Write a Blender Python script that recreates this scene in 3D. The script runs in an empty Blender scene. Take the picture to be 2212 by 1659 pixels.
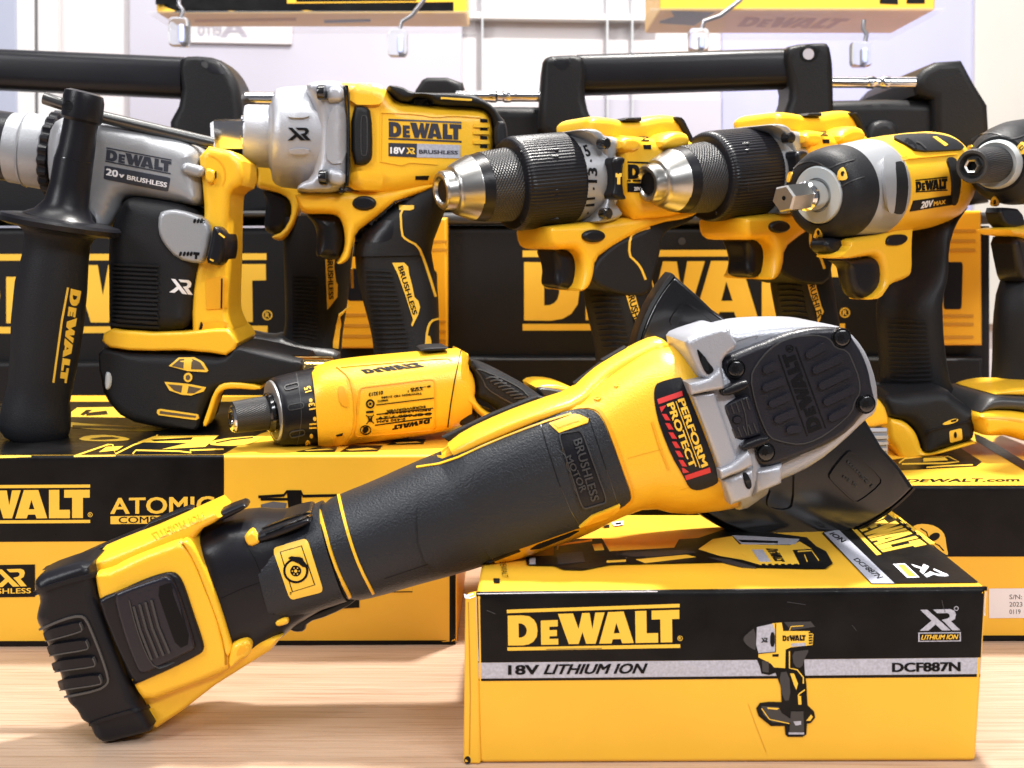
import bpy, bmesh, math, random
from mathutils import Vector
from mathutils.bvhtree import BVHTree
random.seed(7)
SC = bpy.context.scene
COL = SC.collection
pi = math.pi
# ------------------------------------------------------------------ camera model (photo measured on a 2212 x 1659 grid)
FP = 2600.0
CAMZ = 0.226
TILT = math.radians(6.95)
FWD = Vector((0, math.cos(TILT), -math.sin(TILT)))
UPV = Vector((0, math.sin(TILT), math.cos(TILT)))
EYE = Vector((0, 0, CAMZ))
def ray(x, y):
    return Vector((1, 0, 0))*((x-1106)/FP) + UPV*((829.5-y)/FP) + FWD
def atY(x, y, Y):
    d = ray(x, y); return EYE + d*(Y/d.y)
def atZ(x, y, z):
    d = ray(x, y); return EYE + d*((z-CAMZ)/d.z)
def pts(s):
    if not isinstance(s, str): return list(s)
    return [tuple(float(v) for v in t.split(',')) for t in s.split()]
def Q(c, r, s):
    return [(737.33*c+x/3, 553*r+y/3) for x, y in pts(s)]
class Fr:
    """upright plane through a measured point, turned by yaw; n faces the viewer side"""
    def __init__(s, x, y, Y, yaw=0):
        s.o = atY(x, y, Y); a = math.radians(yaw)
        s.u = Vector((math.cos(a), math.sin(a), 0)); s.n = Vector((math.sin(a), -math.cos(a), 0)); s.w = Vector((0, 0, 1))
    def p(s, x, y, off=0.0):
        d = ray(x, y); o = s.o + s.n*off
        return EYE + d*((o-EYE).dot(s.n)/d.dot(s.n))
    def k(s, x, y, off=0.0):
        return (s.p(x, y, off)-EYE).dot(FWD)/FP
class HFr:
    """level plane at height z"""
    def __init__(s, z): s.z = z
    def p(s, x, y, off=0.0): return atZ(x, y, s.z+off)
# ------------------------------------------------------------------ 2-D helpers
def chaikin(P, it=1, closed=True):
    for _ in range(it):
        R = []; n = len(P)
        if not closed: R.append(P[0])
        for i in range(n if closed else n-1):
            a, b = P[i], P[(i+1) % n]
            R.append((a[0]*.75+b[0]*.25, a[1]*.75+b[1]*.25)); R.append((a[0]*.25+b[0]*.75, a[1]*.25+b[1]*.75))
        if not closed: R.append(P[-1])
        P = R
    return P
def ell(cx, cy, rx, ry, n=28, a0=0):
    a0 = math.radians(a0); R = []
    for i in range(n):
        t = 2*pi*i/n; x, y = rx*math.cos(t), ry*math.sin(t)
        R.append((cx+x*math.cos(a0)-y*math.sin(a0), cy+x*math.sin(a0)+y*math.cos(a0)))
    return R
def bar(x0, y0, x1, y1, w, n=6):
    """round-ended bar outline"""
    dx, dy = x1-x0, y1-y0; L = math.hypot(dx, dy); a = math.atan2(dy, dx); R = []
    for i in range(n+1):
        t = a+pi/2-pi*i/n; R.append((x1+w*math.cos(t), y1+w*math.sin(t)))
    for i in range(n+1):
        t = a-pi/2-pi*i/n; R.append((x0+w*math.cos(t), y0+w*math.sin(t)))
    return R
def rrect(q, r=.2, n=4):
    """quad with rounded corners"""
    R = []; m = len(q)
    for i in range(m):
        a, b, c = q[i-1], q[i], q[(i+1) % m]
        p0 = (b[0]+(a[0]-b[0])*r, b[1]+(a[1]-b[1])*r); p1 = (b[0]+(c[0]-b[0])*r, b[1]+(c[1]-b[1])*r)
        for j in range(n+1):
            t = j/n
            R.append(tuple((1-t)**2*p0[k]+2*t*(1-t)*b[k]+t*t*p1[k] for k in (0, 1)))
    return R
def bil(q, u, v):
    """quad TL TR BR BL, u right, v up"""
    tl, tr, br, bl = q
    return tuple((1-u)*(1-v)*bl[k]+u*(1-v)*br[k]+(1-u)*v*tl[k]+u*v*tr[k] for k in (0, 1))
def strip(P, w, closed=False):
    n = len(P); L = []; R = []
    for i in range(n):
        a = P[i-1] if (i > 0 or closed) else P[i]; b = P[(i+1) % n] if (i < n-1 or closed) else P[i]
        dx, dy = b[0]-a[0], b[1]-a[1]; l = math.hypot(dx, dy) or 1
        L.append((P[i][0]-dy/l*w/2, P[i][1]+dx/l*w/2)); R.append((P[i][0]+dy/l*w/2, P[i][1]-dx/l*w/2))
    return L, R
def turn(P, c, deg):
    a = math.radians(deg); ca, sa = math.cos(a), math.sin(a)
    return [(c[0]+(x-c[0])*ca-(y-c[1])*sa, c[1]+(x-c[0])*sa+(y-c[1])*ca) for x, y in P]
# ------------------------------------------------------------------ mesh builder
BVH = {}
class MB:
    def __init__(s): s.n = 0; s.bm = bmesh.new(); s.mi = 0; s.uv = s.bm.loops.layers.uv.new('UVMap')
    def m(s, i): s.mi = i; return s
    def face(s, vs, uv=None):
        try: f = s.bm.faces.new(vs)
        except ValueError: return None
        f.material_index = s.mi; f.smooth = True
        if uv:
            for l, t in zip(f.loops, uv): l[s.uv].uv = t
        return f
    def rings(s, RR, cap0=True, cap1=True, closed=True):
        V = [[s.bm.verts.new(p) for p in r] for r in RR]; n = len(RR[0])
        for i in range(len(V)-1):
            for j in range(n if closed else n-1):
                k = (j+1) % n
                s.face([V[i][j], V[i][k], V[i+1][k], V[i+1][j]], [(j/n, i), ((j+1)/n, i), ((j+1)/n, i+1), (j/n, i+1)])
        for flag, r, rev in ((cap0, V[0], True), (cap1, V[-1], False)):
            if flag:
                c = s.bm.verts.new(sum((v.co for v in r), Vector())/n)
                for j in range(n):
                    a, b = r[j], r[(j+1) % n]
                    s.face([c, b, a] if rev else [c, a, b])
        return s
    def loft(s, fr, secs, n=2.6, seg=36, r0=.0, r1=.0, smooth=2):
        S = []
        for t in secs:
            a, b = fr.p(t[0], t[1]), fr.p(t[2], t[3]); off = t[5] if len(t) > 5 else 0
            c, h, d = (a+b)/2+fr.n*off, (a-b)/2, t[4]
            v = (c-EYE).normalized(); hp = h-v*h.dot(v); sp = abs((fr.n*d).dot(hp.normalized()))*.92   # depth also widens the outline of a turned body
            S.append((c, h*math.sqrt(max(.16, 1-(sp/hp.length)**2)), d))
        for _ in range(smooth):                       # soften the run of sections, ends kept
            if len(S) < 3: break
            R = [S[0]]
            for i in range(len(S)-1):
                for f in ((.25, .75) if 0 < i < len(S)-2 else ((.75,) if i == 0 else (.25,))) if len(S) > 3 else (.5,):
                    R.append(tuple(S[i][k]*(1-f)+S[i+1][k]*f for k in range(3)))
            R.append(S[-1]); S = R
        def rnd(S, r):
            c, h, d = S[0]; ax = (S[1][0]-c); L = ax.length; ax = ax/L if L else ax
            out = []
            for k in range(5):
                t = k/5*pi/2
                q = 1-(r/ max(h.length, 1e-6))*(1-math.sin(t)); qd = 1-(r/d)*(1-math.sin(t))
                out.append((c+ax*r*(1-math.cos(t)), h*max(q, .05), d*max(qd, .05)))
            T = [x for x in S[1:] if (x[0]-c).length > r*1.02]
            return out+[(c+ax*r, h, d)]+T
        if r0: S = rnd(S, r0)
        if r1: S = rnd(S[::-1], r1)[::-1]
        RR = []
        for c, h, d in S:
            r = []
            for j in range(seg):
                t = 2*pi*j/seg; ct, st = math.cos(t), math.sin(t)
                r.append(c+h*(math.copysign(abs(ct)**(2/n), ct))+fr.n*(d*math.copysign(abs(st)**(2/n), st)))
            RR.append(r)
        return s.rings(RR)
    def lathe(s, fr, prof, seg=56, ribs=0, amp=0, cap0=True, cap1=True, off=0, rot=0, ax=None):
        P = [(fr.p(x, y, off), r*fr.k(x, y, off)) for x, y, r in prof]
        return s.revolve(P, seg, ribs, amp, cap0, cap1, rot, ax)
    def revolve(s, P, seg=56, ribs=0, amp=0, cap0=True, cap1=True, rot=0, ax=None):
        a = ax or (P[-1][0]-P[0][0]).normalized()
        t = Vector((0, 0, 1)) if abs(a.z) < .8 else Vector((0, 1, 0))
        e1 = a.cross(t).normalized(); e2 = e1.cross(a)
        if ribs: seg = ribs*4
        RR = []
        for c, r in P:
            R = []
            for j in range(seg):
                th = 2*pi*j/seg+rot; q = r*(1-(amp if (ribs and j % 4 >= 2) else 0))
                R.append(c+e1*q*math.cos(th)+e2*q*math.sin(th))
            RR.append(R)
        return s.rings(RR, cap0, cap1)
    def slab(s, fr, P, front, back, r=.002, ch=1, at=None, rb=0, n=4, holes=()):
        """outline traced on the near side, given real thickness and a rounded near edge"""
        P = chaikin(pts(P), ch) if ch else pts(P)
        off = (front-r) if at is None else at
        W = [fr.p(x, y, off)-fr.n*off for x, y in P]
        two = [((w-fr.o).dot(fr.u), (w-fr.o).dot(fr.w)) for w in W]
        D = []
        for p in two:
            if not D or math.hypot(p[0]-D[-1][0], p[1]-D[-1][1]) > 2e-5: D.append(p)
        A = sum(D[i-1][0]*D[i][1]-D[i][0]*D[i-1][1] for i in range(len(D)))
        if A < 0: D = D[::-1]
        N = []
        for i in range(len(D)):
            a, b, c = D[i-1], D[i], D[(i+1) % len(D)]
            e1 = (b[0]-a[0], b[1]-a[1]); e2 = (c[0]-b[0], c[1]-b[1])
            l1, l2 = math.hypot(*e1), math.hypot(*e2)
            nx, ny = -(e1[1]/l1+e2[1]/l2), (e1[0]/l1+e2[0]/l2); l = math.hypot(nx, ny) or 1
            q = 2/max(l*l, .8)
            N.append((nx*q*.999, ny*q*.999))
        c = len(D); cut = [1.0]*c; big = max(r, rb, 1e-6)
        for _ in range(40):                           # hold the inset back wherever it would fold over itself
            E = [(p[0]+m[0]*big*q, p[1]+m[1]*big*q) for p, m, q in zip(D, N, cut)]; bad = False
            for i in range(c):
                k = (i+1) % c; dx, dy = D[k][0]-D[i][0], D[k][1]-D[i][1]
                if (E[k][0]-E[i][0])*dx+(E[k][1]-E[i][1])*dy < .05*(dx*dx+dy*dy):
                    bad = True
                    for w in (i-1, i, k, (k+1) % c): cut[w] *= .82
            if not bad: break
        for i in range(c):                            # and never past the middle of a narrow neck
            px, py = D[i]; l = math.hypot(*N[i]) or 1; nx, ny = N[i][0]/l, N[i][1]/l
            for j in range(c):
                k = (j+1) % c
                if i in (j, k): continue
                ax, ay = D[j]; ex, ey = D[k][0]-ax, D[k][1]-ay; den = nx*ey-ny*ex
                if abs(den) < 1e-12: continue
                t = ((ax-px)*ey-(ay-py)*ex)/den; q = ((ax-px)*ny-(ay-py)*nx)/den
                if t > 1e-6 and 0 <= q <= 1: cut[i] = min(cut[i], .42*t/(big*l))
        for _ in range(3): cut = [min(cut[i], (cut[i-1]+cut[i]+cut[(i+1) % c])/3) for i in range(c)]
        N = [(m[0]*q, m[1]*q) for m, q in zip(N, cut)]
        def ring(ins, dep):
            return [fr.o+fr.u*(p[0]+m[0]*ins)+fr.w*(p[1]+m[1]*ins)+fr.n*dep for p, m in zip(D, N)]
        RR = []
        if rb: RR += [ring(rb*(1-math.sin(k/n*pi/2)), back+rb*(1-math.cos(k/n*pi/2))) for k in range(n)]
        RR.append(ring(0, back+rb))
        if r:
            RR += [ring(r*(1-math.cos(k/n*pi/2)), front-r*(1-math.sin(k/n*pi/2))) for k in range(n+1)]
        else: RR.append(ring(0, front))
        V = [[s.bm.verts.new(p) for p in q] for q in RR]; c = len(D)
        for i in range(len(V)-1):
            for j in range(c):
                k = (j+1) % c; s.face([V[i][j], V[i][k], V[i+1][k], V[i+1][j]])
        new = [s.face(V[-1]), s.face(V[0][::-1])]
        for f in new:
            if f: f.normal_update()
        bmesh.ops.triangulate(s.bm, faces=[f for f in new if f])
        return s
    def hexa(s, B, T, bev=0):
        """block from four bottom and four top corners (front left, front right, back right, back left)"""
        bm = bmesh.new(); v = [bm.verts.new(p) for p in list(B)+list(T)]
        for f in ((3, 2, 1, 0), (4, 5, 6, 7), (0, 1, 5, 4), (1, 2, 6, 5), (2, 3, 7, 6), (3, 0, 4, 7)): bm.faces.new([v[i] for i in f])
        if bev: bmesh.ops.bevel(bm, geom=list(bm.edges), offset=bev, segments=3, affect='EDGES', profile=.5)
        mp = {w: s.bm.verts.new(w.co) for w in bm.verts}
        for f in bm.faces: s.face([mp[w] for w in f.verts])
        bm.free(); return s
    def box(s, c, d, bev=0):
        x, y, z = d[0]/2, d[1]/2, d[2]/2; c = Vector(c)
        return s.hexa([c+Vector(t) for t in ((-x, -y, -z), (x, -y, -z), (x, y, -z), (-x, y, -z))],
                      [c+Vector(t) for t in ((-x, -y, z), (x, -y, z), (x, y, z), (-x, y, z))], bev)
    def tube(s, P, r, seg=12, cap=True):
        RR = []; n = len(P)
        for i in range(n):
            a = (P[min(i+1, n-1)]-P[max(i-1, 0)]).normalized()
            t = Vector((0, 1, 0)) if abs(a.y) < .9 else Vector((0, 0, 1))
            e1 = a.cross(t).normalized(); e2 = e1.cross(a)
            RR.append([P[i]+e1*r*math.cos(2*pi*j/seg)+e2*r*math.sin(2*pi*j/seg) for j in range(seg)])
        return s.rings(RR, cap, cap)
    # ---- things lying on another surface: flat outlines wrapped onto it
    def wrap(s, b2, targets, h, step):
        for _ in range(7):
            E = [e for e in b2.edges if e.calc_length() > step]
            if not E: break
            bmesh.ops.subdivide_edges(b2, edges=E, cuts=1); b2.normal_update()
            bmesh.ops.triangulate(b2, faces=list(b2.faces))
        T = [BVH[t] for t in targets]; hit = {}; miss = []; ds = []
        s.n += 1; hh = h+s.n*4e-6
        for v in b2.verts:
            d = ray(v.co.x, v.co.y).normalized(); best = None
            for t in T:
                loc, nor, i, dist = t.ray_cast(EYE, d)
                if loc and (best is None or dist < best[2]): best = (loc, nor if nor.dot(d) < 0 else -nor, dist)
            if best: hit[v] = (best[0], best[1]); ds.append(best[2])
            else: miss.append((v, d))
        if not ds: print('WRAP MISS', [tuple(v.co) for v in b2.verts][:2]); b2.free(); return s
        for v, d in miss:
            w = min(hit, key=lambda q: (q.co-v.co).length)
            hit[v] = (EYE+d*(hit[w][0]-EYE).length, hit[w][1])
        mp = {v: s.bm.verts.new(hit[v][0]+hit[v][1]*hh) for v in b2.verts}
        for f in b2.faces:
            s.face([mp[v] for v in f.verts][::-1])
        if h > 2.5e-4:
            lo = {}
            for e in b2.edges:
                if len(e.link_faces) == 1:
                    a, b = e.verts
                    for v in (a, b):
                        if v not in lo: lo[v] = s.bm.verts.new(hit[v][0]-hit[v][1]*4e-4)
                    s.face([mp[a], mp[b], lo[b], lo[a]])
        b2.free(); return s
    def pad(s, P, targets, h=1.5e-4, ch=0, step=14, holes=()):
        P = chaikin(pts(P), ch) if ch else pts(P)
        b = bmesh.new()
        if holes:
            E = []
            for L in [P]+[pts(x) for x in holes]:
                v = [b.verts.new((x, y, 0)) for x, y in L]
                E += [b.edges.new((v[i-1], v[i])) for i in range(len(v))]
            bmesh.ops.triangle_fill(b, edges=E, use_beauty=True)
        else:
            b.faces.new([b.verts.new((x, y, 0)) for x, y in P]); b.normal_update(); bmesh.ops.triangulate(b, faces=list(b.faces))
        return s.wrap(b, targets, h, step)
    def line(s, P, w, targets, h=1.2e-4, ch=0, closed=False, step=12):
        P = pts(P)
        if ch: P = chaikin(P, ch, closed)
        L, R = strip(P, w, closed); b = bmesh.new()
        l = [b.verts.new((x, y, 0)) for x, y in L]; r = [b.verts.new((x, y, 0)) for x, y in R]; n = len(l)
        for i in range(n if closed else n-1):
            k = (i+1) % n
            try: b.faces.new((l[i], l[k], r[k], r[i]))
            except ValueError: pass
        b.normal_update(); bmesh.ops.triangulate(b, faces=list(b.faces))
        return s.wrap(b, targets, h, step)
    def text(s, t, q, targets, h=1.5e-4, bold=.0, shear=0, step=40, sp=1.0):
        q = pts(q); cu = bpy.data.curves.new('t', 'FONT'); cu.body = t;  cu.shear = shear; cu.resolution_u = 3; cu.space_character = sp
        o = bpy.data.objects.new('t', cu); COL.objects.link(o)
        me = bpy.data.meshes.new_from_object(o.evaluated_get(bpy.context.evaluated_depsgraph_get()))
        bpy.data.objects.remove(o); bpy.data.curves.remove(cu)
        b = bmesh.new(); b.from_mesh(me); bpy.data.meshes.remove(me)
        bmesh.ops.remove_doubles(b, verts=b.verts, dist=1e-5); b.normal_update(); bmesh.ops.triangulate(b, faces=list(b.faces))
        xs = [v.co.x for v in b.verts]; ys = [v.co.y for v in b.verts]; x0, x1, y0, y1 = min(xs), max(xs), min(ys), max(ys)
        d = bold*.75                                   # heavier strokes by overprinting with a slight shift
        for sx, sy in (((-d, -d*.5), (d, -d*.5), (-d, d*.5), (d, d*.5)) if bold else ((0, 0),)):
            c = b.copy()
            for v in c.verts:
                x, y = bil(q, (v.co.x+sx-x0)/(x1-x0), (v.co.y+sy-y0)/(y1-y0)); v.co = (x, y, 0)
            s.wrap(c, targets, h, step)
        b.free(); return s
    def brand(s, q, targets, h=1.5e-4, bars=True, step=30, reg=False, skip=0):
        q = pts(q)
        m = lambda P: [bil(q, *p) for p in P]
        for i, (P, H) in enumerate(WORD):
            if i < skip: continue
            s.pad(m(P), targets, h, step=step, holes=[m(H)] if H else ())
        if bars:
            for a, b in ((1.06, 1.17), (-.17, -.06)):
                s.pad(m([(0, a), (1, a), (1, b), (0, b)]), targets, h, step=step)
        if reg:
            cx, cy = bil(q, 1.0, .12); k = abs(q[0][1]-q[3][1])*.085
            s.pad(ell(cx, cy, k, k, 16), targets, h, holes=[ell(cx, cy, k*.78, k*.78, 14)])
            s.text('R', [(cx-k*.38, cy-k*.5), (cx+k*.42, cy-k*.5), (cx+k*.42, cy+k*.5), (cx-k*.38, cy+k*.5)], targets, h, .02)
        return s
    def xr(s, q, targets, h=1.5e-4, w=.17):
        q = pts(q); m = lambda P: [bil(q, *p) for p in P]
        s.pad(m([(.0, 1), (.2, 1), (.78, 0), (.56, 0)]), targets, h)
        s.pad(m([(.0, 0), (.22, 0), (.44, .34), (.34, .52)]), targets, h)
        s.pad(m([(.36, 1), (.84, 1), (.95, .92), (.98, .75), (.93, .53), (.82, .43), (1.02, 0), (.82, 0), (.66, .36), (.58, .5), (.74, .56), (.8, .64), (.8, .76), (.74, .82), (.47, .82)]), targets, h)
        return s
def _w(P): return [((x-1070)/1125, (857-(y+(x-1070)*.012))/207) for x, y in pts(P)]
WORD = [(_w('1075,655 1170,655 1215,662 1245,685 1262,715 1268,757 1262,800 1240,832 1210,850 1170,857 1075,857'), _w('1145,708 1165,710 1185,722 1196,742 1198,760 1192,782 1180,796 1165,803 1145,805')),
        (_w('1290,692 1400,690 1400,733 1345,734 1345,757 1394,756 1394,796 1345,797 1345,815 1402,814 1402,853 1290,854'), None),
        (_w('1402,650 1500,649 1535,752 1560,648 1608,648 1625,755 1645,647 1706,646 1645,849 1583,849 1560,772 1534,850 1470,850'), None),
        (_w('1728,645 1830,643 1893,846 1818,848 1808,820 1757,821 1748,848 1668,849'), _w('1781,715 1803,782 1763,783')),
        (_w('1905,642 1978,641 1978,785 2052,784 2052,845 1905,846'), None),
        (_w('2012,641 2192,639 2192,696 2144,697 2144,843 2068,844 2068,697 2012,698'), None)]
# ------------------------------------------------------------------ materials
def mat(name, col, rough=.5, metal=0, bump=0, bscale=400, var=.06, vscale=8, spec=.5, coat=0, rvar=.0):
    m = bpy.data.materials.new(name); m.use_nodes = True; nt = m.node_tree; N = nt.nodes; L = nt.links
    b = N['Principled BSDF']; b.inputs['Roughness'].default_value = rough; b.inputs['Metallic'].default_value = metal
    b.inputs['Specular IOR Level'].default_value = spec; b.inputs['Coat Weight'].default_value = coat; b.inputs['Coat Roughness'].default_value = .12
    tc = N.new('ShaderNodeTexCoord'); no = N.new('ShaderNodeTexNoise'); no.inputs['Scale'].default_value = vscale; no.inputs['Detail'].default_value = 5
    L.new(tc.outputs['Object'], no.inputs['Vector'])
    r = N.new('ShaderNodeValToRGB'); r.color_ramp.elements[0].position = .3; r.color_ramp.elements[1].position = .7
    c = Vector(col); r.color_ramp.elements[0].color = (*(c*(1-var)), 1); r.color_ramp.elements[1].color = (*[min(1, x*(1+var)) for x in c], 1)
    L.new(no.outputs['Fac'], r.inputs['Fac']); L.new(r.outputs['Color'], b.inputs['Base Color'])
    if rvar:
        mr = N.new('ShaderNodeMapRange'); mr.inputs['To Min'].default_value = max(.03, rough-rvar); mr.inputs['To Max'].default_value = rough+rvar
        n3 = N.new('ShaderNodeTexNoise'); n3.inputs['Scale'].default_value = vscale*5; n3.inputs['Detail'].default_value = 4; L.new(tc.outputs['Object'], n3.inputs['Vector'])
        L.new(n3.outputs['Fac'], mr.inputs['Value']); L.new(mr.outputs['Result'], b.inputs['Roughness'])
    if bump:
        n2 = N.new('ShaderNodeTexNoise'); n2.inputs['Scale'].default_value = bscale; n2.inputs['Detail'].default_value = 2
        L.new(tc.outputs['Object'], n2.inputs['Vector'])
        bp = N.new('ShaderNodeBump'); bp.inputs['Strength'].default_value = bump; bp.inputs['Distance'].default_value = .0006
        L.new(n2.outputs['Fac'], bp.inputs['Height']); L.new(bp.outputs['Normal'], b.inputs['Normal'])
    return m
def knurl_mat(name, col, rough, nu, nv, strength=.8):
    m = mat(name, col, rough, var=.05); N = m.node_tree.nodes; L = m.node_tree.links
    uv = N.new('ShaderNodeTexCoord'); se = N.new('ShaderNodeSeparateXYZ'); L.new(uv.outputs['UV'], se.inputs[0])
    def lin(a, b):
        x = N.new('ShaderNodeMath'); x.operation = 'MULTIPLY'; L.new(se.outputs[0], x.inputs[0]); x.inputs[1].default_value = a*2*pi
        y = N.new('ShaderNodeMath'); y.operation = 'MULTIPLY_ADD'; L.new(se.outputs[1], y.inputs[0]); y.inputs[1].default_value = b*2*pi; L.new(x.outputs[0], y.inputs[2])
        z = N.new('ShaderNodeMath'); z.operation = 'SINE'; L.new(y.outputs[0], z.inputs[0]); return z
    a, b = lin(nu, nv), lin(nu, -nv)
    s = N.new('ShaderNodeMath'); s.operation = 'ADD'; L.new(a.outputs[0], s.inputs[0]); L.new(b.outputs[0], s.inputs[1])
    bp = N.new('ShaderNodeBump'); bp.inputs['Strength'].default_value = strength; bp.inputs['Distance'].default_value = .0016
    L.new(s.outputs[0], bp.inputs['Height']); L.new(bp.outputs['Normal'], N['Principled BSDF'].inputs['Normal'])
    return m
def wood_mat():
    m = bpy.data.materials.new('light_wood_laminate'); m.use_nodes = True; N = m.node_tree.nodes; L = m.node_tree.links; b = N['Principled BSDF']
    tc = N.new('ShaderNodeTexCoord')
    def stretched(sx, sy, det, scale=1):
        mp = N.new('ShaderNodeMapping'); mp.inputs['Scale'].default_value = (sx, sy, 1); L.new(tc.outputs['Object'], mp.inputs['Vector'])
        n = N.new('ShaderNodeTexNoise'); n.inputs['Scale'].default_value = scale; n.inputs['Detail'].default_value = det; n.inputs['Distortion'].default_value = .4
        L.new(mp.outputs[0], n.inputs['Vector']); return n
    a, c, f = stretched(1.6, 30, 6), stretched(4, 240, 6), stretched(16, 760, 5)
    r = N.new('ShaderNodeValToRGB'); e = r.color_ramp.elements; e[0].position = .32; e[0].color = (.42, .285, .195, 1); e[1].position = .68; e[1].color = (.56, .41, .305, 1)
    e2 = r.color_ramp.elements.new(.5); e2.color = (.49, .35, .255, 1)
    mx = N.new('ShaderNodeMix'); mx.data_type = 'FLOAT'; mx.inputs[0].default_value = .45; L.new(a.outputs['Fac'], mx.inputs[2]); L.new(c.outputs['Fac'], mx.inputs[3])
    L.new(mx.outputs[0], r.inputs['Fac'])
    r2 = N.new('ShaderNodeValToRGB'); r2.color_ramp.elements[0].position = .36; r2.color_ramp.elements[0].color = (.77, .70, .65, 1); r2.color_ramp.elements[1].position = .5; r2.color_ramp.elements[1].color = (1, 1, 1, 1)
    L.new(f.outputs['Fac'], r2.inputs['Fac'])
    mu = N.new('ShaderNodeMix'); mu.data_type = 'RGBA'; mu.blend_type = 'MULTIPLY'; mu.inputs[0].default_value = 1
    L.new(r.outputs['Color'], mu.inputs[6]); L.new(r2.outputs['Color'], mu.inputs[7]); L.new(mu.outputs[2], b.inputs['Base Color'])
    b.inputs['Roughness'].default_value = .33
    bp = N.new('ShaderNodeBump'); bp.inputs['Strength'].default_value = .5; bp.inputs['Distance'].default_value = .0004; L.new(f.outputs['Fac'], bp.inputs['Height']); L.new(bp.outputs['Normal'], b.inputs['Normal'])
    return m
YEL = mat('yellow_plastic', (.87, .49, .024), .30, bump=.28, bscale=1300, var=.03, rvar=.06)
YELD = mat('deep_yellow_plastic', (.78, .37, .01), .42, var=.05)
RUB = mat('black_rubber', (.013, .0135, .016), .5, bump=.4, bscale=1500, var=.15, spec=.22)
TEX = mat('pebbled_black_rubber', (.015, .0175, .023), .43, bump=.6, bscale=1050, var=.15, spec=.36)
BLK = mat('black_plastic', (.008, .008, .011), .34, bump=.1, bscale=900, var=.15, spec=.27, rvar=.06)
GLB = mat('glossy_black_steel', (.008, .008, .009), .16, coat=.6)
STS = mat('satin_black_steel', (.007, .007, .008), .34, spec=.22)
CASE = mat('charcoal_case_plastic', (.011, .011, .0125), .46, bump=.25, bscale=700, var=.15, spec=.2)
DGR = mat('dark_grey_plastic', (.036, .036, .038), .42, bump=.15, bscale=700)
SIL = mat('cast_magnesium', (.41, .42, .46), .34, metal=.35, bump=.3, bscale=1300, var=.06)
SILP = mat('silver_paint', (.34, .35, .37), .36, metal=.3, bump=.18, bscale=1100, var=.05)
CHR = mat('chrome', (.82, .82, .83), .12, metal=1, var=.03)
STL = mat('worn_steel', (.46, .45, .43), .30, metal=1, var=.1, vscale=60)
CARD_Y = mat('yellow_printed_card', (.85, .475, .034), .40, bump=.14, bscale=240, var=.06, vscale=14, rvar=.08)
CARD_K = mat('black_printed_card', (.0065, .0062, .0065), .33, bump=.1, bscale=300, var=.4, vscale=45, rvar=.1, spec=.16)
INK_Y = mat('yellow_ink', (.87, .53, .05), .45, var=.03)
INK_K = mat('black_ink', (.0055, .0055, .0065), .45, var=.1, spec=.14)
INK_S = mat('silver_ink', (.42, .43, .50), .4, var=.16, vscale=900)
INK_W = mat('white_ink', (.80, .80, .84), .5, var=.03)
INK_G = mat('grey_ink', (.10, .10, .11), .5)
INK_R = mat('red_ink', (.62, .03, .03), .45)
INK_A = mat('amber_ink', (.55, .25, .015), .5)
WHT = mat('white_sticker', (.76, .73, .76), .5)
KN = knurl_mat('diamond_knurled_black', (.02, .02, .022), .44, 46, 1.35, .32)
def on(x, y, targets, lift=0):
    d = ray(x, y).normalized(); h = [BVH[t].ray_cast(EYE, d) for t in targets]; h = min((q for q in h if q[0]), key=lambda q: q[3])
    return h[0]-d*lift
# ------------------------------------------------------------------ scene objects
def settle(bm):
    bm.normal_update()
    bmesh.ops.triangulate(bm, faces=[f for f in bm.faces if len(f.verts) > 3])
    bmesh.ops.recalc_face_normals(bm, faces=list(bm.faces)); bm.normal_update()
    return BVHTree.FromBMesh(bm)
def even(o):
    m = o.modifiers.new('even_shading', 'WEIGHTED_NORMAL'); m.keep_sharp = True; m.weight = 60
class Thing:
    def __init__(s, name, label, cat, at, group=None):
        o = bpy.data.objects.new(name, None); o.empty_display_size = .02; COL.objects.link(o); o.location = at
        o['label'] = label; o['category'] = cat
        if group: o['group'] = group
        s.o = o; s.at = Vector(at)
    def part(s, name, mb, mats, parent=None, label=None, sharp=38):
        mats = mats if isinstance(mats, (list, tuple)) else [mats]
        bm = mb.bm
        if name in ('vent_slot', 'slot', 'seam_line', 'moulding') and not getattr(mb, 'whole', False):   # separate pieces become parts of their own
            left = set(bm.verts); groups = []
            while left:
                st = [left.pop()]; g = set(st)
                while st:
                    for e in st.pop().link_edges:
                        for w in e.verts:
                            if w in left: left.discard(w); g.add(w); st.append(w)
                groups.append(g)
            if len(groups) > 1:
                for g in groups:
                    q = MB(); q.whole = True; mp = {v: q.bm.verts.new(v.co) for v in g}
                    for f in bm.faces:
                        if f.verts[0] in g: q.m(f.material_index).face([mp[v] for v in f.verts])
                    o = s.part(name, q, mats, parent, label, sharp)
                bm.free(); return o
        BV = settle(bm)
        for v in bm.verts: v.co -= s.at
        me = bpy.data.meshes.new(name); bm.to_mesh(me); bm.free()
        for m in mats: me.materials.append(m)
        me.set_sharp_from_angle(angle=math.radians(sharp))
        o = bpy.data.objects.new(name, me); COL.objects.link(o); o.parent = parent or s.o
        if label: o['label'] = label
        BVH[o] = BV; even(o)
        return o
def solo(name, mb, mats, label=None, cat=None, kind=None, group=None, sharp=38):
    mats = mats if isinstance(mats, (list, tuple)) else [mats]
    BV = settle(mb.bm)
    me = bpy.data.meshes.new(name); mb.bm.to_mesh(me); mb.bm.free()
    for m in mats: me.materials.append(m)
    me.set_sharp_from_angle(angle=math.radians(sharp))
    o = bpy.data.objects.new(name, me); COL.objects.link(o)
    if label: o['label'] = label
    if cat: o['category'] = cat
    if kind: o['kind'] = kind
    if group: o['group'] = group
    BVH[o] = BV; even(o)
    return o
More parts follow.
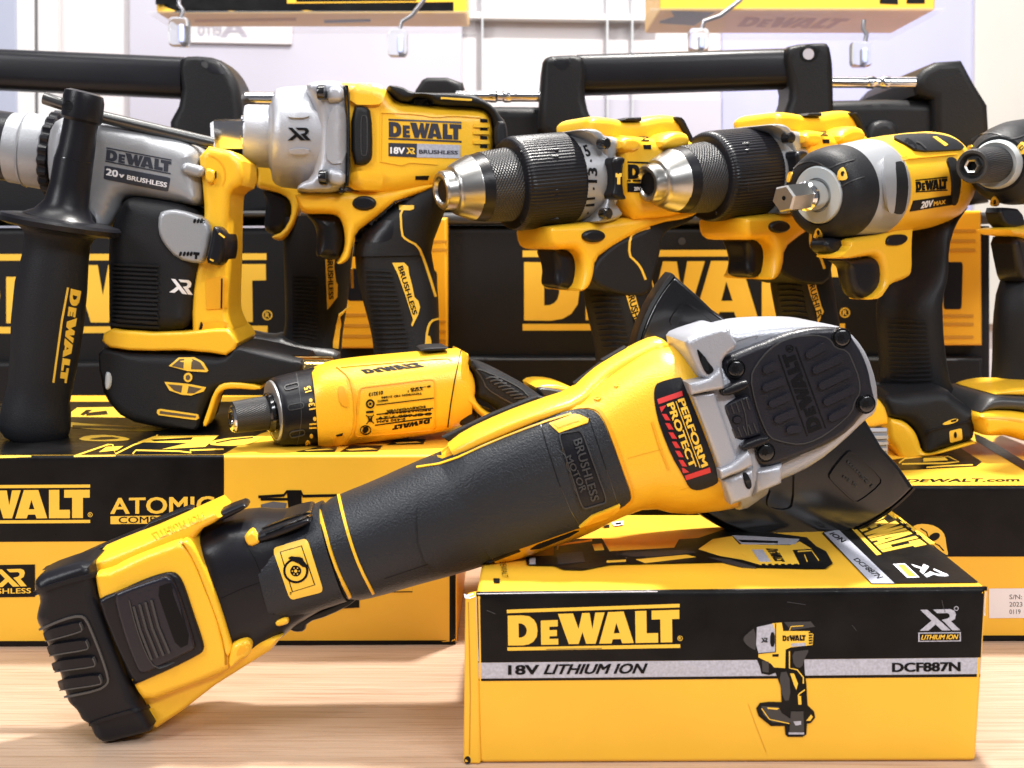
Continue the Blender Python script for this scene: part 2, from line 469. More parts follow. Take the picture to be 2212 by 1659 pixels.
# ================================================================== setting
def Zm(x0, y0, w, s):
    k = w/2212/1.82278
    return [(x0/1.82278+x*k, y0/1.82278+y*k) for x, y in pts(s)]
ZA = lambda s: Zm(800, 300, 1200, s)
ZB = lambda s: Zm(3000, 500, 1032, s)
ZC = lambda s: Zm(900, 1000, 1100, s)
M = MB(); M.box((0, .95, -.02), (2.6, 1.75, .04), .003)
solo('counter', M, wood_mat(), kind='structure')
WALL = mat('warm_white_wall_panel', (.64, .605, .62), .5, var=.04, vscale=3)
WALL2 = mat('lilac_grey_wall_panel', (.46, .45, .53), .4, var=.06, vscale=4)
WALL3 = mat('pale_grey_wall_panel', (.66, .66, .66), .45, var=.03)
WALL4 = mat('blue_grey_wall_panel', (.36, .39, .50), .45, var=.03)
DARK = mat('shadow_gap', (.12, .12, .14), .6)
WF = Fr(1106, 300, 1.75)
M = MB()
a, b = WF.p(-700, -700), WF.p(2900, -700)
M.hexa([Vector((a.x, 1.76, -.04)), Vector((b.x, 1.76, -.04)), Vector((b.x, 1.80, -.04)), Vector((a.x, 1.80, -.04))],
       [Vector((a.x, 1.76, 1.5)), Vector((b.x, 1.76, 1.5)), Vector((b.x, 1.80, 1.5)), Vector((a.x, 1.80, 1.5))])
solo('back_wall', M, WALL, kind='structure')
def panel(name, P, m, d=.004, kind='structure', **k):
    M = MB(); M.slab(WF, P, d, -.008, .0015, 0); return solo(name, M, m, kind=kind, **k)
panel('wall_panel', '-300,-120 34,-120 40,700 -300,700', WALL4, .008)
panel('wall_panel', '34,-120 74,-120 78,700 40,700', WALL3, .004)
panel('wall_panel', '81,-120 122,-120 126,700 84,700', WALL3, .010)
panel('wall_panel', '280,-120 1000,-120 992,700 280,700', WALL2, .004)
panel('wall_panel', '1560,-120 2105,-120 2105,700 1560,700', mat('periwinkle_glass_reflection', (.43, .44, .68), .35, var=.08, vscale=5), .003)  # flat panel whose colour stands in for hazy reflections in the glass
panel('wall_panel', '2108,-120 2500,-120 2500,700 2102,700', mat('stone_grey_wall_panel', (.58, .57, .53), .5, var=.03), .014)
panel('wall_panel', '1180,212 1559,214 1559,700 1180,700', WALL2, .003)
panel('wall_rail', '1000,25 1420,33 1420,46 1000,40', WALL3, .012)
for x_ in (1040, 1310, 1364): panel('glass_edge', f'{x_},-120 {x_+4},-120 {x_+4},700 {x_},700', mat('grey_glass_edge', (.56, .59, .62), .3), .016)
# thin slab with reversed letters, painting in a sign mirrored by the glass
T = Thing('sign_reflection', 'painted reflection of a sign, faint reversed letters on the lilac wall under the left shelf', 'sign reflection', WF.p(520, 95, .01))
M = MB(); M.slab(WF, '398,44 632,48 630,96 398,92', .010, .004, .001, 0); nb = T.part('reflection_panel', M, mat('pale_reflection', (.66, .65, .68), .5))
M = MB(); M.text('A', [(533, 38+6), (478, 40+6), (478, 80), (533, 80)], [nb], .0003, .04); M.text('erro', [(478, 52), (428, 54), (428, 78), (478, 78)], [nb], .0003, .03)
T.part('lettering', M, mat('faint_reflection_grey', (.36, .34, .40), .6), nb)
# shelf, clips and the boxes lying on it
ACR = bpy.data.materials.new('clear_acrylic'); ACR.use_nodes = True
_b = ACR.node_tree.nodes['Principled BSDF']; _b.inputs['Base Color'].default_value = (.93, .96, .97, 1); _b.inputs['Roughness'].default_value = .05; _b.inputs['Transmission Weight'].default_value = .92; _b.inputs['IOR'].default_value = 1.3
_n = ACR.node_tree.nodes.new('ShaderNodeTexNoise'); _n.inputs['Scale'].default_value = 30
_r = ACR.node_tree.nodes.new('ShaderNodeMapRange'); _r.inputs['To Min'].default_value = .03; _r.inputs['To Max'].default_value = .12
ACR.node_tree.links.new(_n.outputs['Fac'], _r.inputs['Value']); ACR.node_tree.links.new(_r.outputs['Result'], _b.inputs['Roughness'])
def shelf_box(px0, px1, ybot, yback, Y0, label, art):
    F = Fr((px0+px1)/2, ybot, Y0); zb = F.p((px0+px1)/2, ybot).z
    A, B = F.p(px0, ybot), F.p(px1, ybot); A.z = B.z = zb
    Y1 = atZ(px1, yback, zb).y
    up = Vector((0, 0, .09)); A2, B2 = Vector((A.x, Y1, zb)), Vector((B.x, Y1, zb))
    T = Thing('shelf_box', label, 'box', (A+B)/2, 'boxes on the upper shelf')
    M = MB(); M.hexa([A, B, B2, A2], [A+up, B+up, B2+up, A2+up], .002)
    body = T.part('carton', M, CARD_Y); M = MB(); art(M, body)
    T.part('printing', M, [CARD_K, INK_A, INK_W], body)
    return T, zb, Y1
def art_l(M, b):
    M.m(0).pad('340,10 980,4 980,24 340,27', [b], step=60); M.m(0).pad('336,-30 620,-30 620,10 336,10', [b], step=60)
    M.m(0).pad('700,43 800,41 800,47 700,50', [b], step=60); M.m(1).pad('420,42 640,38 640,45 420,48', [b], step=60)
    M.m(0).pad('640,-20 900,-20 900,2 640,4', [b], step=60)
def art_r(M, b):
    M.m(0).pad('1425,22 1545,26 1500,55 1425,50', [b], step=60); M.m(0).pad('1900,-5 1940,-6 1940,10 1900,8', [b], step=60)
    M.m(0).pad('1958,-8 1998,-8 1998,8 1958,8', [b], step=60); M.m(1).brand([(1610, 36), (1840, 40), (1800, 62), (1590, 57)], [b], bars=False, step=60)
T, zs, y1 = shelf_box(338, 1008, 28, 58, 1.28, 'yellow and black carton lying on the left end of the upper shelf', art_l)
T2, zs2, y2 = shelf_box(1425, 2020, 22, 72, 1.20, 'bright yellow carton lying on the right end of the upper shelf', art_r)
SHA = mat('thin_clear_acrylic', (.80, .84, .88), .06, spec=.5); SHA.node_tree.nodes['Principled BSDF'].inputs['Alpha'].default_value = .10
for L_, z_, y0_, y1_, xa, xb in (('thin clear acrylic shelf plate under the left carton', zs, 1.262, y1+.02, 318, 1022), ('thin clear acrylic shelf plate under the right carton', zs2, 1.182, y2+.02, 1405, 2040)):
    A_, B_ = atY(xa, 30, y0_), atY(xb, 30, y0_); z_ -= .0012
    M = MB(); M.box(((A_.x+B_.x)/2, (y0_+y1_)/2, z_-.0015), (B_.x-A_.x, y1_-y0_, .003), .0006); solo('acrylic_shelf', M, SHA, L_, 'shelf', group='clear shelf plates')
def clip(px, py0, py1, Y, label, tip):
    F = Fr(px, py0, Y); T = Thing('shelf_clip', label, 'clip', F.p(px, py1), 'clear clips under the shelf')
    M = MB(); M.slab(F, rrect([(px-22, py0), (px+22, py0), (px+22, py1), (px-22, py1)], .25), .006, -.006, .003, 0); c = T.part('clip_block', M, ACR)
    M = MB(); M.slab(F, rrect([(px+0, py0+16), (px+13, py0+16), (px+13, py1-7), (px+0, py1-7)], .3), .008, -.004, .002, 0); T.part('bright_insert', M, mat('pale_blue_plastic', (.55, .62, .95), .2), c)
    M = MB(); P = [F.p(px+6, py0+4), F.p(px+10, py0-14), F.p(px+tip[0]*.5, py0-26), F.p(px+tip[0], py0+tip[1])]
    M.tube(P, .0022); T.part('wire_stem', M, mat('grey_wire', (.40, .40, .43), .3, metal=.8), c)
clip(385, 36, 100, 1.25, 'clear clip with a bright insert under the left carton, beside the reversed sign reflection', (2, -40))
clip(858, 60, 122, 1.25, 'clear clip with a slanted wire stem under the right end of the left carton', (62, -66))
clip(1510, 60, 112, 1.18, 'clear clip with a slanted stem under the black corner of the right carton', (92, -62))
clip(1862, 88, 144, 1.18, 'clear clip standing low before the periwinkle reflection panel at right', (4, -45))
# ================================================================== tool cases at the back
CG = 'wheeled tool cases at the back'
def latch(T, F, P, hole, grooves, holec=None):
    M = MB(); M.slab(F, P, .016, -.01, .003, 0); l = T.part('latch', M, YELD)
    M = MB(); M.m(0).pad(rrect(hole, .12), [l], .0002, step=60)
    for g in grooves:
        M.m(1).pad(bar(*g, 3.2), [l], .0006, step=60)
    T.part('latch_slot', M, [BLK, mat('amber_groove', (.50, .22, .01), .5)], l)
    return l
def chrome_rod(T, F, x0, x1, y, w):
    P = [(F.p(x, y), r*F.k(x, y)) for x, r in ((x0, w), (x0+(x1-x0)*.38, w), (x0+(x1-x0)*.40, w*1.15), (x0+(x1-x0)*.46, w*1.15), (x0+(x1-x0)*.48, w*.9), (x0+(x1-x0)*.54, w*.9), (x0+(x1-x0)*.56, w*1.15), (x0+(x1-x0)*.62, w*1.15), (x0+(x1-x0)*.64, w), (x1, w))]
    M = MB(); M.revolve(P, 28); T.part('chrome_rod', M, CHR)
F = Fr(1500, 600, 1.0)
T = Thing('tool_case', 'black tool case on the right with its whole carry handle in view', 'tool case', Vector((F.p(1480, 500).x, 1.0, 0)), CG)
zb = 512+226*2.6/1.0-11
M = MB(); M.slab(F, f'836,488 2136,488 2136,{zb} 836,{zb}', 0, -.20, .006, 0); body = T.part('body', M, CASE)
M = MB(); M.slab(F, '838,484 842,300 885,232 1150,230 1268,236 1300,306 1660,306 1692,220 1990,214 2060,230 2132,300 2134,484', -.004, -.20, .010, 1); lid = T.part('lid', M, CASE)
M = MB(); M.slab(F, '834,459 2138,459 2138,484 834,484', .009, -.16, .004, 0); T.part('lid_rim', M, DGR)
M = MB(); M.slab(F, '1966,175 1990,150 2018,135 2074,131 2100,180 2130,228 2134,300 2130,332 2014,332 2012,216 1976,206', .006, -.16, .007, 0, rb=.01); cb = T.part('corner_block', M, CASE)
M = MB(); M.slab(F, ZA('1520,190 1540,105 1590,28 1625,10 1770,10 1885,50 1900,120 1910,200'), .000, -.12, .006, 0, rb=.01); T.part('corner_block', M, CASE)
chrome_rod(T, F, 1795, 1992, 178, 12); chrome_rod(T, F, 985, 1172, 208, 12)
M = MB(); M.loft(F, [(1245, 120, 1245, 207, .018), (1480, 113, 1480, 199, .018), (1712, 106, 1712, 192, .018)], n=3.6); T.part('handle_bar', M, BLK)
M = MB(); M.slab(F, '1170,140 1176,127 1190,121 1256,119 1264,140 1262,206 1272,250 1304,306 1160,306 1166,200', .024, -.03, .008, 1, rb=.01); br = T.part('handle_bracket', M, CASE)
M = MB(); M.pad('1192,122 1234,120 1232,138 1222,150 1206,150 1195,138', [br], .0002, ch=1); T.part('recess', M, BLK, br)
M = MB(); M.slab(F, '1690,112 1704,98 1772,93 1788,96 1796,130 1798,165 1800,306 1666,306 1690,250 1706,205 1697,165', .024, -.03, .008, 1, rb=.01); br = T.part('handle_bracket', M, CASE)
M = MB(); M.m(0).pad('1726,98 1772,96 1770,114 1760,128 1742,128 1730,116', [br], .0002, ch=1); M.m(0).pad(ell(1747, 116, 20, 18), [br], .0004); M.m(1).pad(ell(1746, 117, 12, 12), [br], .0006); T.part('recess', M, [INK_K, WALL2], br)
M = MB(); M.slab(F, '1868,330 1872,275 1890,260 1922,260 1938,275 1942,330', .010, -.02, .006, 1); T.part('lid_catch', M, CASE)
M = MB(); M.m(0).brand('1129,563 1825,561 1825,691 1129,692', [body], .0004, reg=True, step=60); T.part('logo', M, INK_Y, body)
M = MB(); M.pad(ell(1473, 521, 8, 8), [body], .0006); T.part('screw', M, DGR, body)
GR = [(2034, 498, 2104, 498), (2034, 520, 2104, 520), (2034, 540, 2104, 540), (2034, 682, 2100, 682), (2034, 700, 2100, 700), (2034, 728, 2100, 728)]
latch(T, F, '1995,500 2025,470 2030,455 2118,455 2120,746 2000,746', [(2038, 566), (2080, 566), (2077, 668), (2038, 668)], GR)
latch(T, F, '846,470 967,470 967,752 846,752', [(856, 583), (944, 583), (946, 676), (856, 676)], [(930, 522, 962, 522), (930, 540, 962, 540), (868, 695, 960, 695), (868, 716, 960, 716), (868, 736, 960, 736)])
M = MB(); M.slab(F, f'990,770 2120,770 2120,{zb-2} 990,{zb-2}', .010, -.01, .004, 0); bp = T.part('base_panel', M, CASE)
M = MB(); M.pad('990,775 2120,775 2120,779 990,779', [bp], .0004, step=80); T.part('rim_line', M, DGR, bp)
F = Fr(300, 600, 1.0)
T = Thing('tool_case', 'black tool case on the left, mostly hidden by the silver hammer drill', 'tool case', Vector((F.p(130, 500).x, 1.0, 0)), CG)
M = MB(); M.slab(F, f'-560,492 832,492 832,{zb} -560,{zb}', 0, -.20, .006, 0); body = T.part('body', M, CASE)
M = MB(); M.slab(F, '-560,484 -556,330 340,330 395,262 520,236 800,236 826,300 830,484', -.004, -.20, .010, 1); T.part('lid', M, CASE)
M = MB(); M.slab(F, '-560,455 833,455 833,468 -560,468', .010, -.16, .004, 0); T.part('lid_rim', M, DGR)
chrome_rod(T, F, 515, 720, 213, 14)
M = MB(); M.loft(F, [(-200, 100, -200, 186, .018), (120, 112, 120, 200, .018), (402, 125, 402, 214, .018)], n=3.6); T.part('handle_bar', M, BLK)
M = MB(); M.slab(F, Q(0, 0, '1165,385 1240,362 1415,375 1500,450 1560,560 1575,690 1580,1000 1200,1000 1080,840 1190,640'), .024, -.03, .008, 1, rb=.01); br = T.part('handle_bracket', M, CASE)
M = MB(); M.m(0).pad(Q(0, 0, '1275,385 1410,392 1480,470 1440,482 1350,470'), [br], .0002, ch=1); M.m(1).pad(Q(0, 0, '1300,400 1350,405 1345,450 1310,430'), [br], .0004, ch=1); T.part('recess', M, [BLK, DGR], br)
M = MB(); M.brand('-123,571 576,569 578,696 -123,699', [body], .0004, reg=True, step=60); T.part('logo', M, INK_Y, body)
latch(T, F, '735,500 826,500 826,752 735,752', [(750, 580), (815, 580), (815, 650), (750, 650)], [(742, 680, 812, 680), (742, 703, 812, 703), (742, 726, 812, 726)])
M = MB(); M.slab(F, f'-560,782 800,782 800,{zb-2} -560,{zb-2}', .010, -.01, .004, 0); bp = T.part('base_panel', M, CASE)
# ================================================================== cardboard boxes
BG = 'printed cardboard tool boxes'
def carton(label, bfl, bfr, ztop_px, backY, tfl=None, tfr=None, tbr=None, tbl=None, bev=.002):
    B0, B1 = atZ(*bfl, 0), atZ(*bfr, 0)
    z = atY(*ztop_px, B0.y).z
    T0, T1 = (atZ(*tfl, z) if tfl else Vector((B0.x, B0.y, z))), (atZ(*tfr, z) if tfr else Vector((B1.x, B1.y, z)))
    T2 = atZ(*tbr, z) if tbr else Vector((T1.x, backY, z)); T3 = atZ(*tbl, z) if tbl else Vector((T0.x, backY, z))
    T = Thing('cardboard_box', label, 'box', (B0+B1)/2, BG)
    M = MB(); M.hexa([B0, B1, Vector((T2.x, T2.y, 0)), Vector((T3.x, T3.y, 0))], [T0, T1, T2, T3], bev)
    return T, T.part('carton', M, CARD_Y), z
# ---- left box
T, bx, ZL = carton('yellow and black box under the hammer drill, with a drawn drill on its yellow front', (-330, 1400), (986, 1393), (200, 986), .90)
M = MB()
M.m(0).pad('-320,992 484,990 484,1168 -320,1172', [bx], step=14); M.line('-320,989 484,987', 8, [bx], 1.6e-4, step=3.5)
M.m(0).pad('-320,984 481,982 560,938 760,868 -100,868', [bx], step=14)
M.m(0).pad('971,990 984,990 984,1392 971,1386', [bx]); M.m(0).pad('-300,1385 982,1383 982,1391 -300,1397', [bx], step=60)
M.m(1).brand([(-150, 1059), (195, 1057), (195, 1119), (-150, 1121)], [bx], reg=True, step=60)
M.m(2).text('ATOMIC', '240,1076 462,1072 462,1108 240,1110', [bx], bold=.03)
M.m(1).pad('239,1115 400,1113 400,1130 239,1132', [bx]); M.m(0).text('COMPACT', '257,1116 395,1115 395,1128 257,1130', [bx], 2.6e-4, bold=.01)
M.m(0).pad('-60,1221 76,1219 76,1289 -60,1291', [bx]); M.m(1).xr('-8,1230 55,1228 57,1266 -8,1268', [bx], 2.6e-4); M.m(1).text('BRUSHLESS', '-50,1272 67,1270 67,1281 -50,1283', [bx], 2.6e-4, bold=.02)
# pictures printed on the lid
M.m(1).pad(Q(0, 1, '420,1045 500,985 800,980 900,1050'), [bx], step=40); M.m(0).pad(Q(0, 1, '560,1020 690,1005 700,1030 560,1040'), [bx], 2.6e-4); M.m(0).pad(Q(0, 1, '520,1030 560,1000 600,1000 540,1038'), [bx], 2.6e-4)
M.m(1).pad(Q(0, 1, '420,1110 430,1075 560,1090 1150,1120 1000,1140 700,1135'), [bx], ch=1, step=40); M.m(0).pad(Q(0, 1, '470,1100 900,1112 880,1122 470,1118'), [bx], 2.6e-4)
M.m(1).pad(Q(0, 1, '495,1195 560,1165 700,1160 850,1185 820,1200 640,1205'), [bx], ch=1, step=40); M.m(0).pad(Q(0, 1, '560,1190 700,1172 800,1186 640,1196'), [bx], 2.6e-4, ch=1)
M.m(1).line(Q(0, 1, '480,1300 700,1225 730,1225 750,1295 480,1300'), 3.2, [bx]); M.m(1).line(Q(0, 1, '750,1285 870,1225 1010,1180 1020,1160'), 3.2, [bx]); M.m(1).pad(Q(0, 1, '640,1275 690,1240 800,1235 760,1262'), [bx])
M.m(1).pad(Q(0, 1, '890,1210 1000,1170 1420,1165 1400,1180 1330,1240 1050,1255 1220,1215'), [bx], step=40); M.m(1).line(Q(0, 1, '860,1285 880,1262 1160,1268 1240,1278 1230,1262 1450,1255'), 3, [bx])
M.m(1).pad(Q(0, 1, '1340,1225 1400,1190 1700,1165 1690,1190 1600,1230 1450,1235'), [bx], ch=1, step=40); M.m(1).pad(Q(0, 1, '0,1297 200,1296 205,1305 0,1310'), [bx])
M.m(0).line(Q(0, 1, '1400,1215 1500,1195 1640,1180'), 2.5, [bx], 2.8e-4); M.m(0).pad(Q(0, 1, '980,1195 1250,1180 1240,1195 1000,1205'), [bx], 2.8e-4)
for s in ('530,1570 700,1535 860,1535 840,1570', '700,1535 960,1455 1450,1438 1420,1470 1150,1480', '880,1570 960,1520 1220,1520 1180,1565', '1250,1515 1330,1470 1565,1468 1540,1508'):
    M.m(0).pad(ZC(s), [bx], step=40)
for s in ('600,1560 780,1548 830,1552 620,1566', '930,1555 1100,1540 1180,1552 960,1562', '1310,1500 1480,1490 1520,1497 1330,1505'):
    M.m(1).pad(ZC(s), [bx], 2.8e-4)
# line drawing of a drill on the yellow front
for s in ('1675,1560 1840,1550 1860,1525 1950,1525 1965,1555 2200,1550', '1690,1575 1880,1575 1890,1640 1960,1640 1960,1600'):
    M.m(0).line(Q(0, 1, s), 6, [bx])
M.m(0).pad(Q(0, 1, '1860,1530 1955,1530 1955,1640 1870,1640'), [bx]); M.m(3).pad(Q(0, 1, '1690,1610 1770,1590 1860,1600 1850,1640 1700,1650'), [bx])
M.m(0).line('705,1270 890,1262 891,1278 700,1280', 2, [bx]); M.m(0).pad('700,1290 776,1286 776,1312 700,1316', [bx])
T.part('printing', M, [CARD_K, INK_Y, INK_Y, INK_G], bx)
# ---- right box behind
T, bx, ZR = carton('black and yellow box at the right edge with a white serial sticker on its front', (1210, 1386), (2420, 1386), (2060, 1050), .93)
M = MB()
M.m(0).pad('1215,1056 2410,1056 2410,1202 1215,1203', [bx], step=16); M.line('1700,1053 2410,1053', 8, [bx], 1.6e-4, step=3.5); M.m(0).pad('1215,1374 2410,1372 2410,1384 1215,1384', [bx], step=80)
M.m(0).pad(Q(2, 1, '1330,1395 1300,1330 1700,1270 1800,1245 1940,1335 1900,1365'), [bx], step=40)
M.m(1).line(Q(2, 1, '1400,1345 1440,1315 1560,1300 1720,1300 1790,1335 1700,1345 1420,1350'), 3, [bx], 2.8e-4); M.m(1).pad(Q(2, 1, '1560,1312 1700,1308 1720,1325 1560,1335'), [bx], 2.8e-4)
M.m(1).line(Q(2, 1, '1580,1372 1720,1362 1880,1356'), 2.6, [bx], 2.8e-4)
M.m(0).text('DEWALT.com', Q(2, 1, '1465,1448 2180,1440 2180,1462 1440,1468'), [bx], bold=.04)
M.m(0).pad(Q(2, 1, '1890,1150 1960,1180 2212,1330 2280,1390 2212,1390 1900,1200'), [bx], step=40)
# outlined tool head on the black front
hd = [(1485, 95), (1530, 75), (1610, 80), (1670, 110), (1700, 150), (1708, 220), (1722, 280), (1700, 275), (1640, 230), (1560, 150), (1515, 110)]
M.m(1).pad(Q(2, 2, hd), [bx], 2.0e-4, ch=1); M.m(0).pad(Q(2, 2, ell(1630, 160, 38, 24, 20, -25)), [bx], 3e-4); M.m(0).line(Q(2, 2, '1540,105 1580,130 1600,190 1660,215 1690,250'), 2.6, [bx], 3e-4)
M.m(2).pad('2136,1271 2300,1270 2300,1334 2136,1335', [bx], 2.2e-4)
for t, y in (('S/N: 0', 1284), ('2023 0', 1300), ('0119', 1316)):
    w = 24 if t == '0119' else 40
    M.m(3).text(t, [(2180, y), (2180+w, y), (2180+w, y+10), (2180, y+10)], [bx], 3.2e-4)
T.part('printing', M, [CARD_K, INK_Y, WHT, INK_G], bx)
# ---- front box
T, bx, ZF = carton('nearest black and yellow box with a silver stripe, propping up the grinder', (1034, 1650), (2109, 1646), (1029, 1281), .66, (1028, 1280), (2134, 1269), (1934, 1111), (1060, 1111), .0022)
FB = bx
M = MB(); M.hexa([atZ(1000, 1651, 0), atZ(1038, 1652, 0), atZ(1042, 1640, 0), atZ(1004, 1640, 0)], [atZ(1004, 1290, ZF-.003), atZ(1031, 1284, ZF-.001), atZ(1034, 1274, ZF-.001), atZ(1010, 1280, ZF-.003)], .0012)
fl = T.part('side_flap', M, CARD_Y)
M = MB(); M.m(0).pad(ell(1010, 1642, 7, 9, 12), [fl]); M.m(1).line('1012,1300 1014,1400 1016,1500 1014,1630', 2.2, [fl]); T.part('crease', M, [BLK, INK_A], fl)
M = MB()
M.m(0).pad('1031,1287 2126,1275 2118,1420 1034,1431', [bx], step=13); M.line('1029,1283 1300,1280 1700,1276 2132,1271.5', 9, [bx], 1.6e-4, step=3.5)
M.m(0).pad('1034,1466 2117,1456 2116.5,1462 1034,1471', [bx], step=13)
M.m(2).pad('1034,1431.5 2119,1420.5 2117,1455.5 1034,1465.5', [bx], step=13)
M.m(1).brand('1095,1328 1468,1316 1469,1387 1096,1394', [bx], 2.4e-4, reg=True)
M.m(4).text('18V', '1099,1437 1163,1436 1163,1456 1099,1457', [bx], 2.6e-4, bold=.045)
M.m(4).text('LITHIUM ION', '1178,1435 1398,1433 1396,1454 1175,1456', [bx], 2.6e-4, bold=.04, shear=.25)
M.m(4).text('DCF887N', '1928,1432 2073,1430 2073,1449 1928,1451', [bx], 2.6e-4, bold=.05)
M.m(2).xr('1987,1317 2064,1315 2072,1361 1986,1362', [bx], 2.4e-4)
M.m(2).pad(ell(2065, 1314, 5, 5, 14), [bx], 2.4e-4, holes=[ell(2065, 1314, 3.6, 3.6, 12)])
M.m(2).pad('1983,1366 2075,1365 2075,1385 1983,1386', [bx], 2.0e-4); M.m(0).pad('1986,1368.5 2072,1367.5 2072,1382.5 1986,1383.5', [bx], 3e-4); M.m(1).text('LITHIUM ION', '1990,1371 2069,1370 2068,1380 1989,1381', [bx], 4e-4, bold=.03, shear=.2)
# printed picture of a cordless impact driver, front
q = lambda s: Q(2, 2, s)
M.m(0).pad(q('365,830 400,785 430,760 460,730 590,712 650,705 830,705 860,730 866,780 850,850 800,910 785,950 790,1040 800,1110 808,1250 850,1290 858,1330 830,1365 805,1370 800,1440 775,1455 680,1455 665,1440 660,1385 570,1385 490,1320 475,1270 500,1235 560,1228 640,1230 635,1130 600,1040 560,1055 510,1045 500,1000 470,930 430,900 400,850'), [bx], 2.2e-4, step=30)
M.m(2).pad(q('480,745 590,720 600,760 600,905 490,915 475,860'), [bx], 3.2e-4); M.m(1).pad(q('580,720 640,715 650,770 820,770 845,790 840,860 700,875 665,890 662,1010 590,1005 570,980 490,940 490,915 600,905 595,760'), [bx], 3.2e-4, step=30)
M.m(0).brand(q('645,797 795,795 795,832 645,834'), [bx], 4.2e-4, bars=False); M.m(0).pad(q('565,780 595,775 595,870 565,870'), [bx], 4.2e-4, ch=1); M.m(0).pad(q('580,920 620,918 620,935 580,935'), [bx], 4.2e-4)
M.m(2).pad(q('700,850 795,845 795,865 700,870'), [bx], 4.2e-4); M.m(1).line(q('690,900 690,1010 740,1020 780,1070 780,1110'), 2.4, [bx], 3.4e-4); M.m(1).pad(q('695,1045 720,1045 745,1110 735,1150 720,1120'), [bx], 3.4e-4)
M.m(1).line(q('790,1150 755,1175 745,1190'), 2.4, [bx], 3.4e-4); M.m(1).pad(q('745,1190 765,1190 768,1245 748,1245'), [bx], 3.4e-4); M.m(1).pad(q('800,1350 830,1310 842,1325 825,1350'), [bx], 3.4e-4)
M.m(5).pad(q('510,1255 620,1260 640,1300 700,1340 690,1365 580,1360 520,1310'), [bx], 3.4e-4); M.m(1).line(q('510,1270 560,1340 690,1368'), 2, [bx], 3.8e-4); M.m(5).pad(q('700,1290 780,1290 785,1425 690,1425'), [bx], 3.6e-4); M.m(2).pad(q('685,1425 785,1425 785,1438 685,1438'), [bx], 3.8e-4); M.m(2).pad(q('715,1355 765,1350 765,1375 730,1380'), [bx], 4e-4)
M.m(5).pad(q('388,815 430,775 468,748 478,898 440,880 402,850'), [bx], 2.6e-4, ch=1); M.pad(q('655,712 828,708 856,742 700,764'), [bx], 2.6e-4); M.pad(q('618,1040 688,1030 698,1215 650,1222'), [bx], 2.6e-4, ch=1); M.pad(q('512,962 556,968 556,1038 516,1034'), [bx], 2.6e-4); M.pad(q('705,905 780,895 820,890 790,945 770,1010 720,1000'), [bx], 2.6e-4, ch=1)
M.m(0).xr(q('508,815 548,812 550,842 506,844'), [bx], 4e-4); M.m(0).line(q('600,720 600,905 490,915'), 1.6, [bx], 4e-4); M.m(1).line(q('690,765 700,740 780,735'), 1.6, [bx], 4e-4); M.pad(q('545,1262 625,1268 610,1278 550,1272'), [bx], 4e-4); M.m(0).line(q('600,1010 655,1012'), 1.4, [bx], 4e-4)
for y in range(780, 865, 17): M.m(0).line(q(f'815,{y} 838,{y-2}'), 2.6, [bx], 4.2e-4)
# top of the front box
t = lambda s: Zm(1800, 1900, 2100, s)
M.m(0).pad(q('1220,468 1375,468 1916,462 1396,42 1250,0 1010,80 905,140'), [bx], step=9)
M.m(2).pad(q('1225,470 1372,470 1010,120 915,140'), [bx], 2.4e-4, step=50)
M.m(4).text('DCF887N', q('1135,306 1302,430 1262,440 1105,316'), [bx], 3.2e-4, bold=.02); M.m(4).text('ION', q('980,140 1062,190 1030,205 950,150'), [bx], 3.2e-4, bold=.03)
M.m(1).brand(t('1765,120 1950,262 1770,300 1640,170'), [bx], 2.6e-4)
M.m(3).xr(q('1560,345 1745,425 1580,430 1480,345'), [bx], 2.6e-4); M.m(3).pad(q('1362,345 1440,342 1535,432 1455,435'), [bx], 2.4e-4); M.m(1).pad(q('1392,350 1432,348 1515,425 1465,428'), [bx], 3.2e-4)
M.m(0).text('DEWALT', t('203,332 212,398 188,398 175,332'), [bx], 2.2e-4); M.m(0).pad(t('150,402 176,402 178,420 152,420'), [bx])
M.m(0).pad(t('285,312 400,308 400,260 440,240 600,236 632,290 900,275 920,240 1000,235 1060,215 1130,190 1450,232 1490,270 1530,290 1558,340 1530,362 1450,362 1180,355 1100,335 640,345 520,368 440,366 400,350 290,348'), [bx], 2.2e-4, step=40)
M.m(1).pad(t('1060,240 1140,228 1170,262 1380,266 1420,250 1470,280 1390,285 1420,345 1260,348 1180,325 1090,310 1000,282'), [bx], 3.0e-4, step=40); M.m(2).pad(t('1140,225 1220,228 1420,240 1400,262 1180,262'), [bx], 3.6e-4, step=40)
M.m(0).brand(t('1330,282 1360,335 1320,335 1280,280'), [bx], 4e-4, bars=False); M.m(2).pad(t('1222,285 1268,285 1300,335 1255,335'), [bx], 4e-4); M.m(1).pad(t('740,325 950,305 990,315 780,340'), [bx], 3e-4); M.m(1).pad(t('560,262 600,258 610,285 570,288'), [bx], 3e-4); M.m(1).line(t('415,285 420,265 560,245'), 4, [bx], 3e-4); M.m(1).pad(t('620,330 700,326 700,334 620,338'), [bx], 3e-4)
M.m(5).pad(t('410,300 520,292 530,335 420,345'), [bx], 3e-4); M.m(2).pad(t('300,318 325,318 325,344 300,344'), [bx], 3e-4)
for k in range(6): M.m(0).pad(t(f'{1262+k*27},345 {1276+k*27},344 {1280+k*27},351 {1266+k*27},352'), [bx], 4e-4)
M.m(1).line(t('1412,292 1470,288 1500,330'), 1.8, [bx], 3.4e-4); M.line(t('1440,305 1452,335'), 1.8, [bx], 3.4e-4); M.line(t('1180,300 1200,312'), 1.6, [bx], 3.4e-4); M.m(5).pad(t('1040,315 1130,325 1240,358 1180,354 1100,334'), [bx], 2.8e-4); M.pad(t('640,300 900,285 985,290 985,298 760,318'), [bx], 2.8e-4, ch=1); M.m(0).pad(t('1165,244 1330,250 1330,258 1180,254'), [bx], 4.2e-4)
